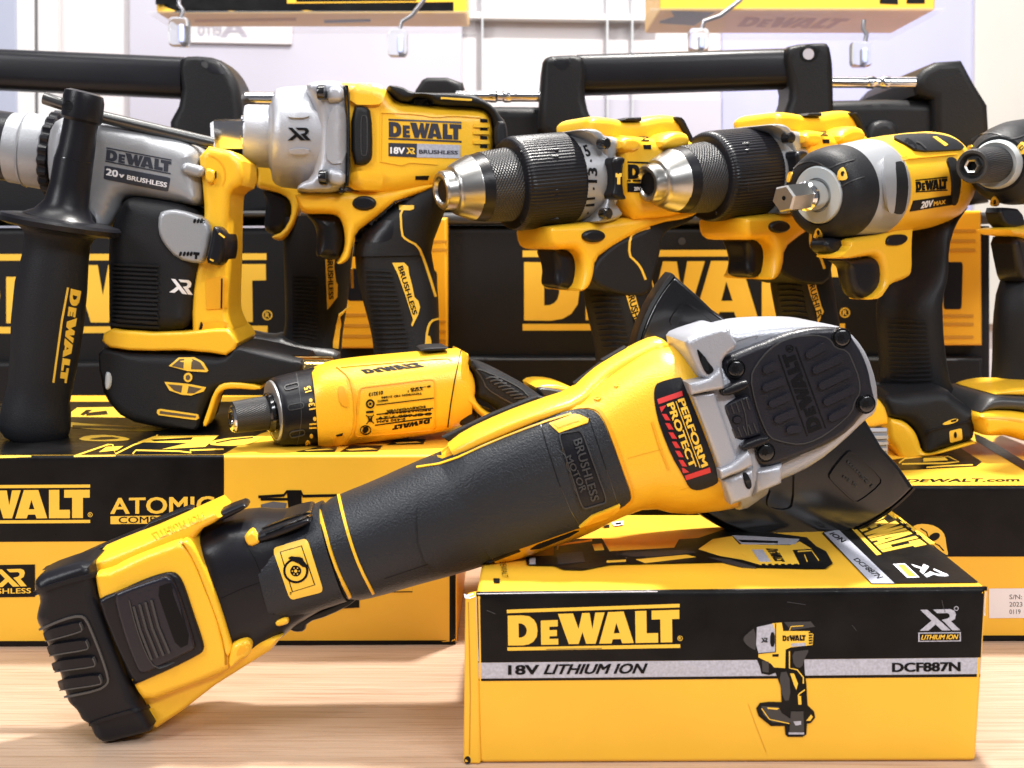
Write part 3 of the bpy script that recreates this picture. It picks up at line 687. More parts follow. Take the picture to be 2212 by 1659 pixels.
M.m(3).pad(t('640,170 690,163 690,180 650,186'), [bx]); M.m(0).pad(t('655,174 680,170 680,178 660,181'), [bx], 2.6e-4); M.m(0).pad(t('600,186 632,178 632,188 610,190'), [bx])
T.part('printing', M, [CARD_K, INK_Y, INK_S, INK_W, INK_K, DGR], bx)
M = MB(); M.m(0).pad('1003,1284 1010,1287 1022,1283 1027,1289 1016,1293 1006,1292', [fl, bx], 4e-4); M.line('1029.5,1290 1031,1350 1034,1428', 1.3, [bx], 3e-4, step=6); M.line('2129,1278 2127,1300 2126,1330', 1.5, [bx], 3e-4, step=6); M.line('1032,1283.5 1200,1281 1420,1278.5', 1.2, [bx], 3.2e-4, step=4); M.line('1034,1640 1036,1560 1035,1500', 1, [bx], 3e-4, step=6)
M.m(1).line('2034,1296 2037,1310 2041,1322', 1, [bx], 4e-4); M.line('1052,1318 1070,1326', 1.2, [bx], 4e-4); M.line('1700,1300 1740,1306', .8, [bx], 4e-4); M.line('1180,1402 1300,1400', .8, [bx], 4e-4); M.line('1840,1350 1850,1362', .8, [bx], 4e-4)
T.part('wear', M, [WHT, mat('scuffed_print', (.05, .05, .052), .5)], bx)
M = MB(); M.line('1616,1520 1630,1560 1655,1625', 1.1, [bx], 2.0e-4); T.part('crease', M, mat('crease_yellow', (.66, .33, .018), .5), bx)
# ================================================================== angle grinder in front
NVY = mat('navy_black_cover', (.0095, .0098, .016), .36, bump=.25, bscale=1500, var=.15, spec=.42)
yb = atZ(240, 1606, 0).y
G = Fr(240, 1606, yb+.0285, 5.5)
T = Thing('angle_grinder', 'big yellow and black cordless angle grinder leaning head up on the nearest box', 'angle grinder', atZ(240, 1606, 0))
# --- battery pack
ZE = lambda s: Zm(120, 1900, 980, s)
M = MB()
M.slab(G, Q(0, 2, '228,425 330,378 598,296 622,400 655,560 780,860 870,1130 950,1280 1022,1402 860,1448 690,1497 622,1462 590,1400 580,1370 530,1345 505,1290 470,1255 440,1225 428,1180 405,1120 385,1030 345,950 310,870 285,790 232,700 240,640 262,560 222,500'), .033, .004, .007, 1, rb=.004, at=.028)
pack = T.part('battery_end', M, BLK)
M = MB()
M.slab(G, ZE('540,700 700,632 1040,500 1400,342 1640,235 1705,300 1640,350 1540,400 1500,450 1400,560')+Q(0, 2, '1500,880 1640,800 1840,790 1760,890 1640,965 1520,1040 1400,1115 1180,1285 1022,1392 985,1380 860,1130 655,560'), .025, -.012, .004, 0, rb=.003, at=.021)
by = T.part('battery_body', M, YEL)
M = MB(); M.slab(G, ZE('612,1022 590,890 584,800 640,785 730,762 850,692 1100,592 1290,520 1345,510 1400,545 1480,640 1545,780 1620,960 1690,1150')+Q(0, 2, '1460,800 1500,930 1500,1005 1440,1042 1200,1130 950,1232 880,1140 800,960 700,700'), .0325, -.004, .004, 1, at=.029); yf = T.part('battery_frame', M, YEL)
M = MB(); M.line(ZE('1325,520 1400,590 1470,720 1550,930 1620,1100 1690,1290 1730,1480 1738,1620'), 5, [yf], 2.5e-4, ch=1, step=8); T.part('frame_groove', M, mat('groove_amber', (.45, .20, .008), .5), yf)
M = MB(); M.slab(G, Q(0, 2, '640,590 655,552 780,505 940,430 1060,392 1125,385 1165,410 1200,480 1255,650 1300,780 1325,860 1320,900 1290,925 1100,1020 960,1080 890,1112 860,1080 780,930'), .0345, .01, .002, 1); rel = T.part('release_button', M, BLK)
M = MB(); M.slab(G, Q(0, 2, '735,530 780,510 1000,430 1090,405 1130,440 1190,600 1260,830 1270,880 1230,905 1010,1010 950,1040 900,1040 850,920 780,720'), .0365, .01, .0018, 1); rb_ = T.part('button_face', M, mat('navy_black_plastic', (.010, .010, .018), .3, bump=.1, bscale=900, spec=.4), rel)
M = MB(); M.m(0).pad(Q(0, 2, '1010,490 1100,455 1130,470 1180,640 1240,850 1150,890 1080,700'), [rb_], 1e-4, ch=1)
for i in range(4):
    x = 868+i*38; M.m(1).line(Q(0, 2, f'{x},{610-i*14} {x+45},{770-i*10} {x+118},{955-i*14}'), 5, [rb_], 9e-4)
M.m(1).line(Q(0, 2, '838,570 880,740 950,930 1010,1015 1100,985 1250,905'), 2.4, [rb_], 5e-4, ch=1)
T.part('thumb_ribs', M, [INK_K, DGR], rel)
M = MB(); M.pad(Q(0, 2, '652,560 740,522 810,720 880,920 965,1072 885,1110 868,1128 775,860 700,690'), [by, yf], 7e-4); T.part('slot', M, INK_K, pack)
M = MB(); M.m(0)
for (x0, y0, x1, y1) in ((300, 768, 520, 715), (325, 860, 560, 830), (360, 965, 605, 940), (400, 1085, 645, 1055)):
    M.pad(Q(0, 2, rrect([(x0, y0-8), (x1, y1-10), (x1+22, y1+52), (x0+20, y0+58)], .22)), [pack], 2.2e-3)
    M.m(1).line(Q(0, 2, f'{x0+22},{y0+56} {x1+10},{y1+52} {x1+22},{y1+36} {x1+4},{y1-4}'), 2.2, [pack], 2.6e-3, ch=1); M.m(0)
M.m(1).line(Q(0, 2, '265,755 420,690 520,668 560,690 600,780 660,930 705,1070 700,1110 640,1150 430,1195'), 4.2, [pack], 1.2e-3, ch=1)
T.part('grip_ribs', M, [BLK, mat('scuffed_black_edge', (.07, .066, .064), .45)], pack)
for L_, w_ in (('232,522 330,482 500,432 612,407', 10), ('585,1372 700,1332 850,1290 965,1262', 8)):
    M = MB(); M.line(Q(0, 2, L_), w_, [pack], 9e-4, ch=1); T.part('moulding_line', M, BLK, pack)
M = MB(); M.text('LITHIUM ION', [(524*1, 1082)]+[(0, 0)]*3 if False else ZE('1120,510 1560,330 1535,268 1080,452'), [by], 4e-4, .02, step=12); T.part('lettering', M, mat('amber_relief', (.74, .37, .012), .4), by)
M = MB(); M.slab(G, ZE('110,772 340,690 600,572 1000,408 1060,350 1400,218 1450,226 1400,290 1040,450 600,625 340,735'), -.008, -.016, .001, 0, at=-.010); T.part('rail', M, BLK, by)
M = MB(); M.slab(G, ZE('1505,375 1520,335 1560,310 1880,168 1925,180 1940,215 1750,315 1530,400'), .020, .008, .004, 1); T.part('rail', M, BLK, by)
# --- tool foot and neck (black)
M = MB()
M.loft(G, [(408, 1158, 512, 1438, .027), (424, 1146, 526, 1430, .030), (470, 1118, 560, 1405, .030), (545, 1101, 612, 1368, .028), (600, 1106, 650, 1334, .0255), (690, 1096, 746, 1282, .024)], n=3.2, smooth=1)
neck = T.part('foot', M, BLK)
M = MB(); M.slab(G, ZE('1345,512 1400,500 1470,575 1560,760 1640,950 1700,1120 1790,1420 1800,1480 1745,1560 1690,1290 1550,930 1470,720 1400,590'), .0330, .0, .002, 1, at=.030); T.part('foot_collar', M, YEL, neck)
M = MB(); M.slab(G, Q(0, 2, '1500,850 1560,825 1610,820 1635,850 1630,900 1600,940 1560,950 1500,1008 1480,960'), .0335, 0, .003, 1, at=.03); yh = T.part('strap_lug', M, YEL, neck)
M = MB(); M.pad(Q(0, 2, '1545,890 1575,840 1612,838 1620,865 1590,910 1550,930 1530,930'), [yh], 1.5e-4, ch=1); T.part('lug_recess', M, YELD, yh)
M = MB(); M.m(0).line(Q(0, 2, '1600,220 1650,300 1700,420 1740,550 1775,665'), 2, [neck]); M.line(Q(0, 2, '1430,560 1560,500 1700,450'), 1.6, [neck]); T.part('seam_line', M, INK_K, neck)
# --- grip
M = MB()
M.loft(G, [(556, 1146, 606, 1340, .0285), (620, 1118, 668, 1318, .0285), (690, 1086, 756, 1288, .029)], n=2.8, smooth=1)
g0 = T.part('adapter', M, TEX)
M = MB()
M.loft(G, [(684, 1094, 752, 1290, .028), (700, 1084, 772, 1290, .0295), (740, 1066, 818, 1281, .0295), (800, 1042, 890, 1259, .030), (880, 1006, 990, 1232, .0305), (960, 972, 1085, 1203, .031), (1050, 935, 1170, 1172, .031)], n=2.5, r0=.003, smooth=1)
g1 = T.part('grip', M, TEX)
M = MB(); M.m(0)
for a in ('689,1099 700,1140 714,1190 732,1240 757,1289', '732,1070 742,1115 757,1170 777,1225 806,1281'):
    M.line(a, 6, [g1], 8e-4, ch=1, step=6)
T.part('yellow_ring', M, YEL, g1)
M = MB(); M.line('830,1250 950,1210 1080,1168 1200,1128', 1.4, [g1]); T.part('seam_line', M, INK_K, g1)
M = MB(); M.slab(G, Q(0, 2, '1685,95 1750,70 1880,20 1990,-10 2020,-5 2030,25 1940,70 1720,150 1690,140'), .026, -.01, .004, 1, at=.01); rl = T.part('slide_lock', M, BLK)
M = MB(); M.line(Q(0, 2, '1700,110 1850,55 2010,5'), 3, [rl], 8e-4); M.line(Q(0, 2, '1720,140 1860,85 2020,25'), 3, [rl], 8e-4); T.part('lock_groove', M, GLB, rl)
M = MB(); M.slab(G, Q(0, 2, '1588,150 1610,118 1645,100 1680,140 1700,178 1625,212'), .0265, 0, .002, 1, at=.02); T.part('corner_tab', M, YEL)
M = MB(); M.slab(G, Q(0, 2, '1785,680 1870,655 1880,690 1865,705 1800,722'), .0265, 0, .002, 1, at=.02); T.part('corner_tab', M, YEL)
M = MB(); M.slab(G, Q(0, 2, '1860,700 1960,640 2140,570 2300,510 2320,540 2140,640 2000,680 1985,740 1920,745 1890,730'), .01, -.02, .003, 1, at=0); T.part('lower_clip', M, BLK)
# guard setting label
M = MB(); M.m(0).pad(rrect(Q(0, 2, '1765,235 1990,170 2098,515 1880,570'), .12), [g0, neck], 4e-4); M.m(1)
L = lambda s: Q(2-2, 2, s)
M.line(L('1818,262 1955,220 2040,470 1895,515'), 2.2, [g0, neck], 5.5e-4, closed=True)
M.pad(L(ell(1918, 380, 82, 80)), [g0, neck], 5.5e-4); M.m(0).pad(L(ell(1918, 380, 66, 64)), [g0, neck], 6.6e-4); M.m(1).pad(L(ell(1918, 380, 36, 35)), [g0, neck], 7.6e-4); M.m(0).pad(L(ell(1918, 380, 10, 10, 12)), [g0, neck], 8.6e-4)
for k in range(6): M.pad(L(ell(1918+22*math.cos(k*pi/3), 380+22*math.sin(k*pi/3), 4, 4, 8)), [g0, neck], 8.6e-4)
M.m(1).pad(L('1870,300 1890,288 1940,290 1962,298 1975,330 2000,345 1995,358 1960,352 1940,335 1900,318'), [g0, neck], 8.8e-4); M.text('97', L('1880,515 1892,520 1888,538 1876,532'), [g0, neck], 5.5e-4)
T.part('guard_label', M, [INK_Y, INK_K], g0)
# --- yellow motor housing
M = MB()
M.loft(G, [(940, 985, 1075, 1212, .0305), (1000, 938, 1130, 1196, .0325), (1080, 902, 1195, 1172, .033), (1160, 866, 1262, 1148, .033), (1240, 848, 1330, 1112, .033), (1300, 806, 1392, 1090, .034), (1390, 748, 1455, 1106, .035), (1420, 741, 1528, 1100, .036), (1455, 740, 1577, 1091, .036)], n=2.7, smooth=1)
mh = T.part('motor_housing', M, YEL)
M = MB(); M.loft(G, [(965, 952, 985, 985, .010, .008), (1000, 925, 1020, 965, .014, .008), (1080, 888, 1095, 930, .016, .008), (1160, 858, 1170, 900, .016, .008), (1232, 838, 1245, 885, .016, .004), (1275, 800, 1300, 860, .012), (1310, 776, 1340, 840, .011), (1370, 742, 1400, 800, .011), (1412, 724, 1440, 775, .011), (1428, 730, 1455, 770, .009)], n=2.4, smooth=1); sg = T.part('switch_guard', M, YEL)
M = MB()
for s in ('955,945 1060,895 1160,855 1180,860 1080,900 970,955', '1240,828 1300,782 1322,795 1250,840', '1300,778 1352,748 1365,760 1352,765 1310,800'):
    M.slab(G, s, -.001, -.006, .001, 0, at=-.001)
T.part('paddle_switch', M, RUB)
M = MB(); M.line('985,985 1080,925 1165,903 1270,876', 2, [mh]); M.line('1356,990 1400,978 1432,970', 1.6, [mh]); M.line('1470,1058 1500,1050 1572,1034', 1.4, [mh]); M.line(Q(1, 1, '2012,1075 2060,1230 2122,1385'), 3.4, [mh], 5e-4, step=6); M.line('1428,745 1452,742', 1.6, [mh]); T.part('seam_line', M, YELD, mh)
# black side panel on the housing, with its yellow edge line
SP = '938,990 965,996 1060,948 1165,908 1240,888 1278,886 1300,902 1320,950 1345,1020 1362,1068 1358,1082 1320,1106 1262,1134 1235,1142 1140,1176 1075,1198 1000,1228 950,1236 905,1200 900,1080'
M = MB(); M.pad(SP, [mh, g1], .0012, ch=1, step=12); sp = T.part('side_panel', M, TEX)
M = MB(); M.m(0).line('935,988 962,990 1060,942 1165,902 1242,881 1282,879 1304,894 1326,950 1350,1020 1368,1068 1362,1086 1320,1112 1262,1140', 7, [mh], 7e-4, ch=1); T.part('yellow_piping', M, YELD, mh)
M = MB(); M.line('900,1010 965,1000 1064,954 1168,914 1234,894', 3.4, [sp, g1], 5e-4, ch=1); T.part('yellow_piping', M, YEL, sp)
M = MB(); M.line('1166,908 1180,960 1206,1040 1232,1102 1252,1136', 1.8, [sp], 2e-4); M.line('1268,890 1300,985 1335,1090', 1.6, [sp], 2e-4); T.part('seam_line', M, GLB, sp)
M = MB(); M.pad(rrect([(1206, 934), (1258, 932), (1312, 1082), (1256, 1102)], .16), [sp], 6e-4); bp = T.part('badge', M, BLK, sp)
M = MB(); M.line(rrect([(1206, 938), (1256, 930), (1312, 1084), (1258, 1100)], .14), 2.6, [bp], 7e-4, closed=True)
M.text('BRUSHLESS', '1256,946 1294,1078 1277,1083 1238,952', [bp], 7e-4, .02); M.text('MOTOR', '1233,982 1268,1058 1254,1064 1222,988', [bp], 7e-4, .02)
T.part('lettering', M, DGR, bp)
M = MB(); M.m(0).pad('1186,916 1240,896 1254,898 1272,906 1270,914 1208,936', [sp], 8e-4); M.m(1).pad('1194,918 1248,900 1252,910 1206,926', [sp], 9.5e-4); T.part('vent', M, [YEL, YELD], sp)
M = MB(); M.m(0).pad('1250,1136 1278,1112 1338,1088 1336,1096 1322,1112', [sp, mh], 1.5e-3); M.m(1).pad('1262,1130 1282,1114 1326,1098 1318,1108', [sp, mh], 1.7e-3); T.part('vent', M, [YEL, YELD], sp)
M = MB(); M.m(0).pad('1145,1186 1160,1176 1240,1147 1250,1146 1230,1158 1165,1184', [mh], 5e-4); M.pad('1050,1212 1120,1186 1124,1190 1060,1214', [mh], 5e-4); T.part('rubber_strip', M, RUB, mh)
M = MB(); M.m(0).pad(ell(1292, 858, 8, 8), [mh], 9e-4); M.m(1).pad(ell(1292, 858, 4, 4, 12), [mh], 1.1e-3); M.m(0).pad(ell(1332, 832, 5, 5), [mh], 7e-4); T.part('boss', M, [YEL, YELD], mh)
ZD = lambda s: Zm(2540, 1240, 1000, s)
M = MB(); M.pad(ZD('75,700 85,630 110,590 300,540 325,560 345,620 420,800 520,1050 600,1270 640,1430 625,1470 500,1520 430,1525 380,1500 330,1400 230,1230 130,980 90,820'), [mh], 4e-4, ch=1)
lb = T.part('badge', M, BLK)
M = MB(); M.m(0).text('PERFORM', ZD('340,727 547,1302 492,1326 285,744'), [lb], 3e-4, .045); M.text('PROTECT', ZD('248,762 445,1312 393,1336 190,782'), [lb], 3e-4, .045); M.line(ZD('268,752 478,1328'), 1.8, [lb], 3e-4)
M.m(1).pad(ZD('105,735 320,662 328,705 117,778'), [lb], 3e-4); M.pad(ZD('345,1400 562,1327 572,1370 358,1438'), [lb], 3e-4); M.pad(ZD('125,802 185,785 142,850'), [lb], 3e-4); M.pad(ZD('318,1332 340,1335 382,1368 330,1376'), [lb], 3e-4)
for k in range(6):
    x, y = 145+k*29, 862+k*80; M.pad(ZD([(x, y), (x+40, y+2), (x+75, y+56), (x+32, y+54)]), [lb], 3e-4)
T.part('lettering', M, [INK_Y, INK_R], lb)
# --- gear case
M = MB()
M.loft(G, [(1453, 738, 1575, 1091, .0375), (1470, 733, 1592, 1087, .0378), (1500, 722, 1612, 1074, .036), (1540, 712, 1640, 1062, .032)], n=3.4, smooth=0, r1=.003); gc = T.part('gear_case', M, SIL)
M = MB(); M.slab(G, ZD('560,140 690,88 720,130 900,92 1100,70 1400,64 1560,72 1690,102 1800,190 1900,340 1975,560 1990,740 1960,850 1880,900 1700,1078 1450,1282 1190,1410 900,1500 700,900'), .027, -.030, .005, 1, rb=.004, at=.018); gh = T.part('gear_head', M, SIL)
def lug(P, f, r=.0022, ch=0, name='mounting_lug'):
    M = MB(); M.slab(G, ZD(P), f, .0, r, ch); return T.part(name, M, SIL, gc)
l0 = lug('330,210 465,152 690,88 720,140 808,270 700,345 655,420 690,600 480,570 400,400 350,300', .0395, .004, 1)
l1 = lug('365,590 470,570 545,552 605,500 645,455 668,520 690,608 672,645 540,665 400,697', .042, .002)
lug('402,698 600,668 800,1240 742,1340 640,1342 520,1000', .0392, .002)
l3 = lug('640,1345 735,1310 800,1262 890,1176 925,1225 938,1305 860,1350 740,1395 660,1432', .042, .002)
l4 = lug('660,1432 745,1400 940,1312 948,1460 922,1590 740,1652', .0392, .003)
lug('950,1345 1188,1292 1182,1462 935,1572', .035, .003)
for tg, hole, e in ((l0, '445,285 500,340 552,415 600,470 590,500 545,525 505,470 470,375', (518, 420, 26, 72)), (l4, '846,1370 890,1375 930,1470 915,1520 880,1510 860,1450', (890, 1442, 24, 66))):
    M = MB(); M.m(0).pad(ZD(hole), [tg], 2e-4, ch=1); M.m(1).pad(ZD(ell(*e, 20, -18)), [tg], 9e-4); T.part('case_screw', M, [INK_K, GLB], gc)
M = MB(); M.line(ZD('800,230 960,180 985,185 960,210'), 1.6, [gh], 2.5e-4, ch=1); M.line(ZD('1185,1300 1350,1225'), 2, [gh], 3e-4); T.part('casting_line', M, mat('casting_shadow_grey', (.16, .165, .18), .5), gh)
CV = '650,430 662,395 690,368 900,282 1080,212 1300,132 1500,106 1640,108 1720,120 1772,150 1800,205 1880,325 1940,480 1968,640 1998,750 1995,800 1950,838 1895,855 1780,1000 1600,1120 1350,1222 1180,1290 1060,1325 985,1312 940,1265 910,1172 835,1182 795,1160 600,690 640,660 690,620 665,520'
M = MB(); M.slab(G, ZD(CV), .0335, 0, .003, 1); cv = T.part('head_cover', M, NVY)
M = MB(); DP = '915,545 960,440 1080,295 1220,212 1400,176 1550,182 1615,220 1650,285 1760,312 1805,410 1860,550 1868,680 1822,745 1795,850 1650,980 1500,1082 1350,1130 1200,1105 1085,1068 1020,950 950,740'
M.pad(ZD(DP), [cv], 7e-4, ch=1); dk = T.part('raised_disc', M, NVY, cv)
M = MB(); M.line(ZD(DP), 2.6, [cv], 8.5e-4, ch=1, closed=True, step=7); T.part('raised_rim', M, DGR, cv)
for b in ((1422, 345, 1545, 275), (1480, 478, 1695, 375), (1535, 615, 1765, 505), (1575, 755, 1795, 650), (1620, 893, 1745, 825), (1050, 475, 1125, 440), (1045, 632, 1185, 575), (1100, 772, 1235, 710), (1148, 908, 1282, 850), (1255, 998, 1325, 988)):
    M = MB(); M.pad(ZD(bar(*b, 32)), [dk, cv], 1.7e-3, step=6); T.part('cover_rib', M, NVY, cv)
M = MB(); M.line(ZD('1160,347 1412,1055'), 2.4, [dk], 3e-4); M.line(ZD('1312,280 1572,985'), 2.4, [dk], 3e-4)
M.brand(ZD('1425,1035 1192,350 1295,312 1542,988'), [dk], 3e-4, bars=False)
M.pad(ZD(ell(1258, 292, 34, 34)), [dk, cv], 3e-4, holes=[ZD(ell(1258, 292, 28, 28))]); M.text('R', ZD('1242,308 1238,282 1272,274 1278,300'), [dk, cv], 3e-4, .02)
T.part('lettering', M, mat('pressed_black', (.003, .003, .004), .25, spec=.5), cv)
M = MB(); M.slab(G, ZD('612,670 880,575 1010,1100 800,1190'), .0345, 0, .001, 0); T.part('lock_bed', M, BLK)
M = MB(); M.slab(G, ZD('662,795 700,765 860,692 905,700 950,800 985,920 1012,1035 975,1058 800,1100 750,1050'), .0375, 0, .002, 1); lk = T.part('lock_button', M, NVY)
M = MB()
for i in range(5):
    x = 700+i*45; M.m(0).line(ZD(f'{x},{792-i*15} {x+30},{870-i*12}'), 2.2, [lk], 5e-4); M.line(ZD(f'{x+62},{990-i*12} {x+95},{1072-i*12}'), 2.2, [lk], 5e-4)
M.line(ZD('835,740 870,860 900,1050'), 2, [lk], 5e-4); M.m(1).pad(ZD(ell(800, 912, 42, 38)), [lk], 3e-4, holes=[ZD(ell(800, 912, 34, 30))]); M.m(2).pad(ZD(ell(800, 912, 34, 30)), [lk], 9e-4); T.part('lock_ribs', M, [DGR, INK_K, NVY], lk)
M = MB(); M.slab(G, ZD('655,655 720,620 870,562 905,585 900,625 850,660 680,718'), .0415, 0, .0018, 1); T.part('lock_cap', M, BLK)
M = MB(); M.slab(G, ZD('825,1125 1050,1045 1082,1065 1072,1105 1000,1140 845,1188'), .0415, 0, .0018, 1); T.part('lock_cap', M, BLK)
for cx, cy in ((785, 470), (1707, 198), (1920, 775), (1045, 1195)):
    M = MB(); c = ZD([(cx, cy)])[0]; P0 = G.p(*c, .0335); k = G.k(*c, .0335); n = G.n
    M.m(0).revolve([(P0-n*.004, 21.5*k), (P0+n*.0007, 21.5*k), (P0+n*.0009, 21*k), (P0+n*.0003, 20*k), (P0+n*.0003, 18*k), (P0+n*.0010, 17.6*k), (P0+n*.0019, 16*k), (P0+n*.0022, 13*k)], 40, ax=n)
    s = T.part('cover_screw', M, GLB); M = MB()
    st = [(c[0]+(9 if i % 2 == 0 else 5.4)*math.cos(i*pi/6+.3), c[1]+(9 if i % 2 == 0 else 5.4)*math.sin(i*pi/6+.3)) for i in range(12)]
    M.m(0).pad(st, [s], 1.4e-4); T.part('screw_socket', M, INK_K, s)
# --- guard
GO = -.028
arc = []
C0 = (1711, 822); R0 = 343
for i in range(91):
    t = math.radians(41.5+2*i)
    arc.append((C0[0]+R0*math.cos(t), C0[1]+R0*math.sin(t)))
M = MB()
inner = [(1508, 642), (1535, 668), (1572, 694), (1640, 700), (1760, 760), (1850, 880), (1900, 965), (1935, 1003)]
M.slab(G, arc[::1]+inner, GO+.004, GO-.002, .002, 0, at=GO); gd = T.part('wheel_guard', M, GLB)
M = MB(); A = [G.p(x, y, GO) for x, y in arc]; cen = G.p(*C0, GO)
RR = []
for a in A:
    d = (a-cen).normalized()
    RR.append([a+G.n*.004, a+d*.0016+G.n*.003, a+d*.0022, a+d*.0022-G.n*.011, a-G.n*.011, a-G.n*.002])
M.rings(RR, True, True); T.part('guard_rim', M, STS, gd)
M = MB(); M.m(0).pad(Q(2, 1, '950,1410 1060,1275 1100,1268 1280,1430 1275,1480 1140,1588 1110,1580 960,1440'), [gd], 6e-4, ch=1); M.m(0).line(Q(2, 1, '948,1412 1060,1272 1098,1262 1285,1430 1282,1482 1140,1594 1105,1588 955,1445'), 3, [gd], 1.6e-3, ch=1, closed=True)
M.m(1).text('5 in', ZD('1830,1495 1710,1420 1725,1395 1845,1465'), [gd], 1.5e-3, .03); M.text('125mm', ZD('1960,1500 1740,1290 1765,1268 1985,1478'), [gd], 1.5e-3, .03); M.m(0)
M.line(Zm(2100, 750, 1000, '1300,985 1345,975 1450,1050 1600,1170 1500,1230 1240,1205 1192,1155 1200,1105'), 3.2, [gd], 1.4e-3, ch=1, closed=True)
M.line('1716,1010 1714,1090 1700,1102 1668,1100 1655,1088 1664,1060', 3, [gd], 1.6e-3, ch=1)
T.part('embossing', M, [GLB, DGR], gd)
M = MB(); M.lathe(G, [(1700, 870, 60), (1700, 870, 60)], ax=G.n) if False else M.revolve([(G.p(1690, 880, -.026), .020), (G.p(1690, 880, -.050), .020)], 36, ax=G.n); T.part('spindle_boss', M, SIL)
# ================================================================== hammer drill on the left
F = Fr(400, 915, atZ(400, 918, ZL).y, 3)
T = Thing('hammer_drill', 'silver and yellow hammer drill standing at far left on the black part of a box', 'hammer drill', atZ(400, 918, ZL))
M = MB()
M.lathe(F, [(-60, 310, 70), (0, 314, 74), (30, 318, 74), (34, 318, 70)], off=-.004); ch_ = T.part('chuck', M, BLK)
M = MB(); M.lathe(F, [(26, 318, 72), (28, 319, 75), (58, 323, 76), (60, 323, 79), (64, 324, 81), (66, 324, 79), (110, 331, 80), (114, 331, 76)], off=-.004); col_ = T.part('collar', M, SILP)
M = MB(); M.lathe(F, [(108, 330, 86), (112, 331, 92), (128, 333, 92), (132, 334, 84)], off=-.004, ribs=22, amp=.06); T.part('ratchet_ring', M, BLK)
M = MB()
M.slab(F, Q(0, 0, '330,760 600,770 760,800 1000,860 1290,940 1330,1060 1340,1345 1180,1320 860,1275 800,1310 770,1380 730,1460 690,1490 640,1480 560,1440 480,1300 330,1240'), .030, -.034, .013, 2, rb=.012, at=.014); gh = T.part('gear_housing', M, SILP)
M = MB(); M.slab(F, Q(0, 0, bar(1212, 1092, 1290, 1110, 38)), .033, .0, .003, 0); T.part('moulding', M, SILP, gh)
M = MB(); M.slab(F, Q(0, 0, '1330,1085 1385,1098 1400,1120 1402,1160 1385,1195 1330,1180'), .033, 0, .003, 1); T.part('boss', M, YEL)
M = MB(); M.brand(Q(0, 0, '690,966 1112,1046 1108,1118 684,1036'), [gh], 2.5e-4); M.pad(Q(0, 0, rrect([(680, 1072), (1106, 1152), (1090, 1242), (672, 1160)], .08)), [gh], 2.5e-4)
M.m(1).text('20', Q(0, 0, '692,1092 765,1106 762,1148 690,1134'), [gh], 4e-4, .05); M.text('v', Q(0, 0, '775,1128 805,1133 803,1152 773,1148'), [gh], 4e-4, .05); M.text('BRUSHLESS', Q(0, 0, '828,1134 1084,1184 1080,1214 824,1162'), [gh], 4e-4, .04)
T.part('lettering', M, [mat('blue_black_ink', (.03, .035, .05), .4), INK_W], gh)
M = MB()
M.slab(F, '431,312 530,333 532,398 505,412 500,430 498,560 495,650 497,680 512,712 505,735 430,735 418,700 424,600 446,480 446,430', .029, -.030, .005, 1, rb=.006, at=.018); yr = T.part('rear_housing', M, YEL)
M = MB(); M.line(Q(0, 0, '1350,1005 1400,1020 1450,1075 1462,1150 1440,1205'), 3, [yr], 3e-4, ch=1, step=6); M.pad(Q(0, 1, '1335,150 1430,130 1470,140 1470,340 1340,345'), [yr], 8e-4); M.pad(Q(0, 1, '1320,430 1440,420 1475,440 1450,470 1310,490'), [yr], 1.5e-3)
T.part('moulding', M, YELD, yr)
M = MB(); M.pad(Q(0, 0, '1388,1140 1402,1110 1405,1150 1385,1190'), [yr], 2.8e-3); M.line(Q(0, 1, '1436,145 1432,340'), 2, [yr], 1e-3); M.pad(Q(0, 1, '1305,425 1318,450 1300,488 1290,490'), [yr], 1.7e-3); T.part('slot', M, BLK, yr)
M = MB(); M.slab(F, '282,424 330,428 447,450 452,560 430,620 424,690 400,712 330,720 262,716 243,705 242,600 241,548 245,500 262,455', .033, -.034, .012, 2, rb=.012, at=.016); gr = T.part('grip', M, RUB)
M = MB()
for i in range(15):
    y = 572+i*9.3; M.line([(243, y-2), (262, y-1), (300, y+1), (344-(i % 2)*3, y+3)], 4.4, [gr], 1.4e-3, step=8)
T.part('grip_ribs', M, RUB, gr)
M = MB(); M.xr(Q(0, 1, '1110,148 1240,158 1245,252 1098,235'), [gr], 3e-4); T.part('logo', M, INK_W, gr)
M = MB(); M.slab(F, Q(0, 0, '1030,1380 1080,1360 1160,1355 1330,1410 1370,1480 1365,1570 1330,1690 1290,1712 1150,1680 1060,1580 1025,1500'), .036, 0, .003, 1); pl = T.part('mode_plate', M, SILP)
M = MB(); M.m(0)
for x in (1262, 1285, 1305): M.pad(Q(0, 0, ell(x, 1432, 9, 16, 12, 20)), [pl], 2.5e-4)
M.pad(Q(0, 0, '1312,1425 1328,1428 1325,1448 1310,1446'), [pl], 2.5e-4)
for x in (1170, 1195, 1218, 1240): M.pad(Q(0, 0, ell(x, 1645, 9, 16, 12, 20)), [pl], 2.5e-4)
M.pad(Q(0, 0, '1255,1632 1295,1636 1292,1655 1280,1655 1278,1680 1262,1678 1264,1652 1252,1650'), [pl], 2.5e-4); T.part('mode_marks', M, INK_K, pl)
M = MB(); M.slab(F, Q(0, 0, '1380,1480 1400,1462 1440,1480 1466,1540 1466,1640 1440,1720 1390,1720 1335,1700 1360,1590'), .044, 0, .005, 1); dl = T.part('mode_dial', M, BLK)
M = MB(); M.line(Q(0, 0, '1418,1512 1452,1540'), 3.4, [dl], 4e-4); M.line(Q(0, 0, '1362,1680 1385,1690'), 3, [dl], 4e-4); T.part('pointer', M, INK_Y, dl)
